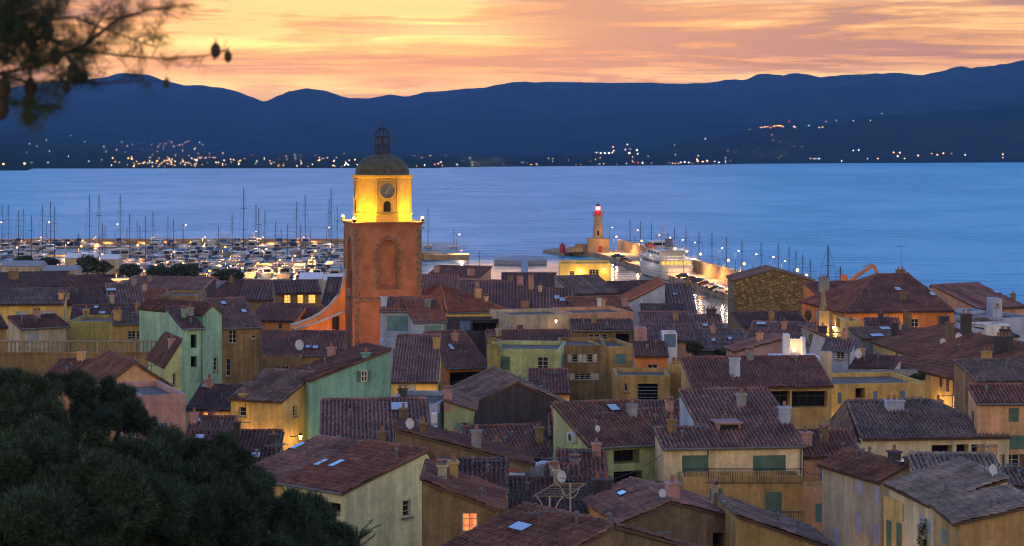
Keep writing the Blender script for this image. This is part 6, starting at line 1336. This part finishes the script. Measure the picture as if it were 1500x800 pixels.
def sofa():
    D = 118; p = at(733, 712, D)
    r = empty('garden_bench', 'orange cushioned bench on the roof terrace in the lower centre', 'bench'); m = MB(); m.box(p + UP * .3, (1.9, .7, .35)); m.build('seat', 'orange_cloth', r); m = MB(); m.box(p + Vector((0, .38, .62)), (1.9, .15, .6)); m.build('backrest', 'orange_cloth', r)
    for s in (-1, 1):
        for q in (-.25, .25): m = MB(); m.box(p + Vector((s * .85, q, .06)), (.08, .08, .13)); m.build('leg', 'dark', r)
    recenter(r, p)
    t_ = at(757, 712, D); r = empty('garden_table', 'white table beside the orange cushioned bench', 'table'); m = MB(); m.box(t_ + UP * .7, (.9, .7, .05)); m.build('table_top', 'white_paint', r)
    for s in (-1, 1):
        for q in (-.3, .3): m = MB(); m.tube([t_ + Vector((s * .4, q, 0)), t_ + Vector((s * .4, q, .68))], .025, 5); m.build('leg', 'white_paint', r)
    recenter(r, t_)
    s0 = at(735, 716, D + .2); tr = MB(); tr.box(s0 + Vector((.4, .9, -.22)), (4.6, 3.4, .12)); tag(tr.build('terrace_deck', 'wood'), 'small wooden roof deck under the orange bench and white table', 'deck')
    dk = MB(); dk.box(s0 + Vector((.4, .9, -2.3)), (4.2, 3.0, 4.0)); tag(dk.build('terrace_block', 'umber'), 'plain umber block carrying the small wooden roof deck', 'house')
    for i, (x, y) in enumerate(((785, 690), (797, 688))):
        c = at(x, y, 124); m = MB(); m.lathe(c - UP * .5, [(.42, 0), (.45, .9), (.30, 1.0), (.05, 1.02)], 12); m.tube([c - UP * .5, c - UP * 3.5], .2, 6); tag(m.build('water_tank', 'dish'), ('pale water tank left of its twin behind the orange bench', 'pale water tank right of its twin behind the orange bench')[i], 'tank')
sofa()
def railing(px0, py0, px1, py1, D, h, label):
    a, b = at(px0, py0, D), at(px1, py1, D); b.z = a.z; n = int((b - a).length / .14); r = empty('balcony_railing', label, 'railing'); m = MB(); m.tube([a, b], .03, 4); m.tube([a - UP * (h - .08), b - UP * (h - .08)], .02, 4); m.build('rail', 'dark', r)
    m = MB()
    for i in range(n + 1): q = a.lerp(b, i / n); m.tube([q, q - UP * h], .012 if i % 10 else .03, 3)
    m.build('bars', 'dark', r); recenter(r, (a + b) / 2 - UP * h)
railing(1003, 687, 1176, 687, 120.6, .9, 'thin black railing above the tiled ledge of the cream house'); railing(1086, 750, 1177, 750, 118.8, 1.0, 'thin black railing in front of the tall green balcony door'); railing(942, 706, 998, 706, 121.5, .9, 'thin black railing beside the dark square openings')
m = MB(); p = at(1130, 775, 119.4); m.box(p, (3.7, 1.8, .16)); m.box(p + Vector((0, .3, -2)), (3.6, 1.2, 3.8)); tag(m.build('balcony', 'ochre'), 'ochre balcony slab under the tall green balcony door', 'balcony')
def cable(p0, p1, D0, D1, sag, label):
    a, b = at(*p0, D0), at(*p1, D1); m = MB(); m.tube([a.lerp(b, i / 14) - UP * sag * 4 * (i / 14) * (1 - i / 14) for i in range(15)], .018, 4, cap=False); tag(m.build('overhead_cable', 'dark'), label, 'cable')
cable((452, 720), (620, 664), 104.6, 110.5, .35, 'sagging black cable along the verge of the wine red roof'); cable((1176, 690), (1236, 684), 121, 117, .3, 'thin cable from the cream house to the lavender shuttered house'); cable((820, 700), (975, 662), 112, 124, .8, 'long thin cable over the roofs left of the cream house')
cable((640, 560), (716, 540), 173, 185, .4, 'thin cable between the violet roof and the yellow green block'); cable((1220, 600), (1262, 645), 163, 139, .5, 'thin cable dropping from the yellow house to the striped hipped roof'); cable((338, 590), (272, 600), 149, 159, .4, 'thin cable between the yellow house and the red shuttered window'); cable((930, 470), (1010, 480), 196, 215, .6, 'thin cable over the violet striped roof')
# brightly lit roof terrace
root = empty('terrace_kiosk', 'white chimney like box glowing from a terrace lamp, right of centre', 'terrace hut'); D = 178
m = MB(); a = at(1150, 519, D); b = at(1176, 519, D); h_ = (519 - 489) * D / F
m.box(Vector((a.x + .1, D, a.z + h_ / 2)), (.5, 1.2, h_)); m.box(Vector((b.x, D, a.z + h_ * .42)), (.3, 1.2, h_ * .84)); m.box(Vector(((a.x + b.x) / 2, D + .7, a.z + h_ * .36)), (b.x - a.x, .2, h_ * .72)); m.box(Vector(((a.x + b.x) / 2, D, a.z - 2.6)), (b.x - a.x + 2.5, 3.2, 5)); m.build('walls', 'white', root)
m = MB(); m.lathe(Vector(((a.x + b.x) / 2, D - .2, a.z + .25)), [(.05, 0), (.15, .08), (.15, .25), (.05, .32)], 8); m.build('lamp', 'lamp_house', root); plight(Vector(((a.x + b.x) / 2, D - .5, a.z + .6)), 60, (1, .58, .18), .12, root); recenter(root, (a.x, D, a.z - 5))
# small obelisk-like finial on the classical house, hangar roof in the marina
m = MB(); p = at(1206, 455, 236); m.lathe(p, [(.5, 0), (.4, .6), (.32, .8), (.06, 3.6)], 4); m.box(p - UP * 3, (1.2, 1.2, 6)); tag(m.build('stone_obelisk', 'stone'), 'pale pointed stone finial in front of the classical yellow house', 'finial')
def hangar(x0, x1, y, Y, label, mat='white_paint'):
    a, b = at(x0, y, Y), at(x1, y, Y); r = empty('harbour_shed', label, 'shed'); m = MB(); hh = a.z; w_ = b.x - a.x
    m.add([(a.x, Y, hh), (b.x, Y, hh), (b.x, Y + 8, hh), (a.x, Y + 8, hh), (a.x, Y + 4, hh + 1.3), (b.x, Y + 4, hh + 1.3)], [(0, 1, 5, 4), (2, 3, 4, 5), (0, 4, 3), (1, 2, 5)]); m.build('roof', mat, r)
    m = MB(); m.box(((a.x + b.x) / 2, Y + 4, (hh + .5) / 2), (w_ - .4, 7.4, hh - .55)); m.build('wall', 'beige', r); recenter(r, ((a.x + b.x) / 2, Y, .3))
hangar(94, 139, 378, 600, 'white roofed shed on the marina front by the dark tree'); hangar(146, 172, 380, 602, 'smaller white roofed shed right of the white roofed shed'); hangar(0, 60, 390, 545, 'long grey roofed shed at the left end of the marina front', 'grey_slab'); hangar(62, 112, 397, 540, 'second long grey roofed shed behind the dark warehouse roofs', 'grey_slab')
hangar(437, 471, 409, 470, 'pale flat roofed shed left of the second pale roof by the church', 'white_paint'); hangar(473, 501, 411, 462, 'pale flat roofed shed nearest the church buttress', 'white_paint')

# ---------------------------------------------------------------- haze over gulf and hills
m = bpy.data.materials.new('haze'); m.use_nodes = True; t = NT(m.node_tree); t.n.clear()
o = t.new('ShaderNodeOutputMaterial'); pv = t.new('ShaderNodeVolumePrincipled'); pv.inputs['Color'].default_value = (.13, .38, .92, 1); pv.inputs['Density'].default_value = HAZE
pv.inputs['Anisotropy'].default_value = 0.0
t.link(pv.outputs[0], o.inputs['Volume']); M['haze'] = m
if HAZE:
    m = MB(); m.box((0, 8000, 220), (17000, 17000, 460)); o = m.build('haze', 'haze'); o['kind'] = 'stuff'
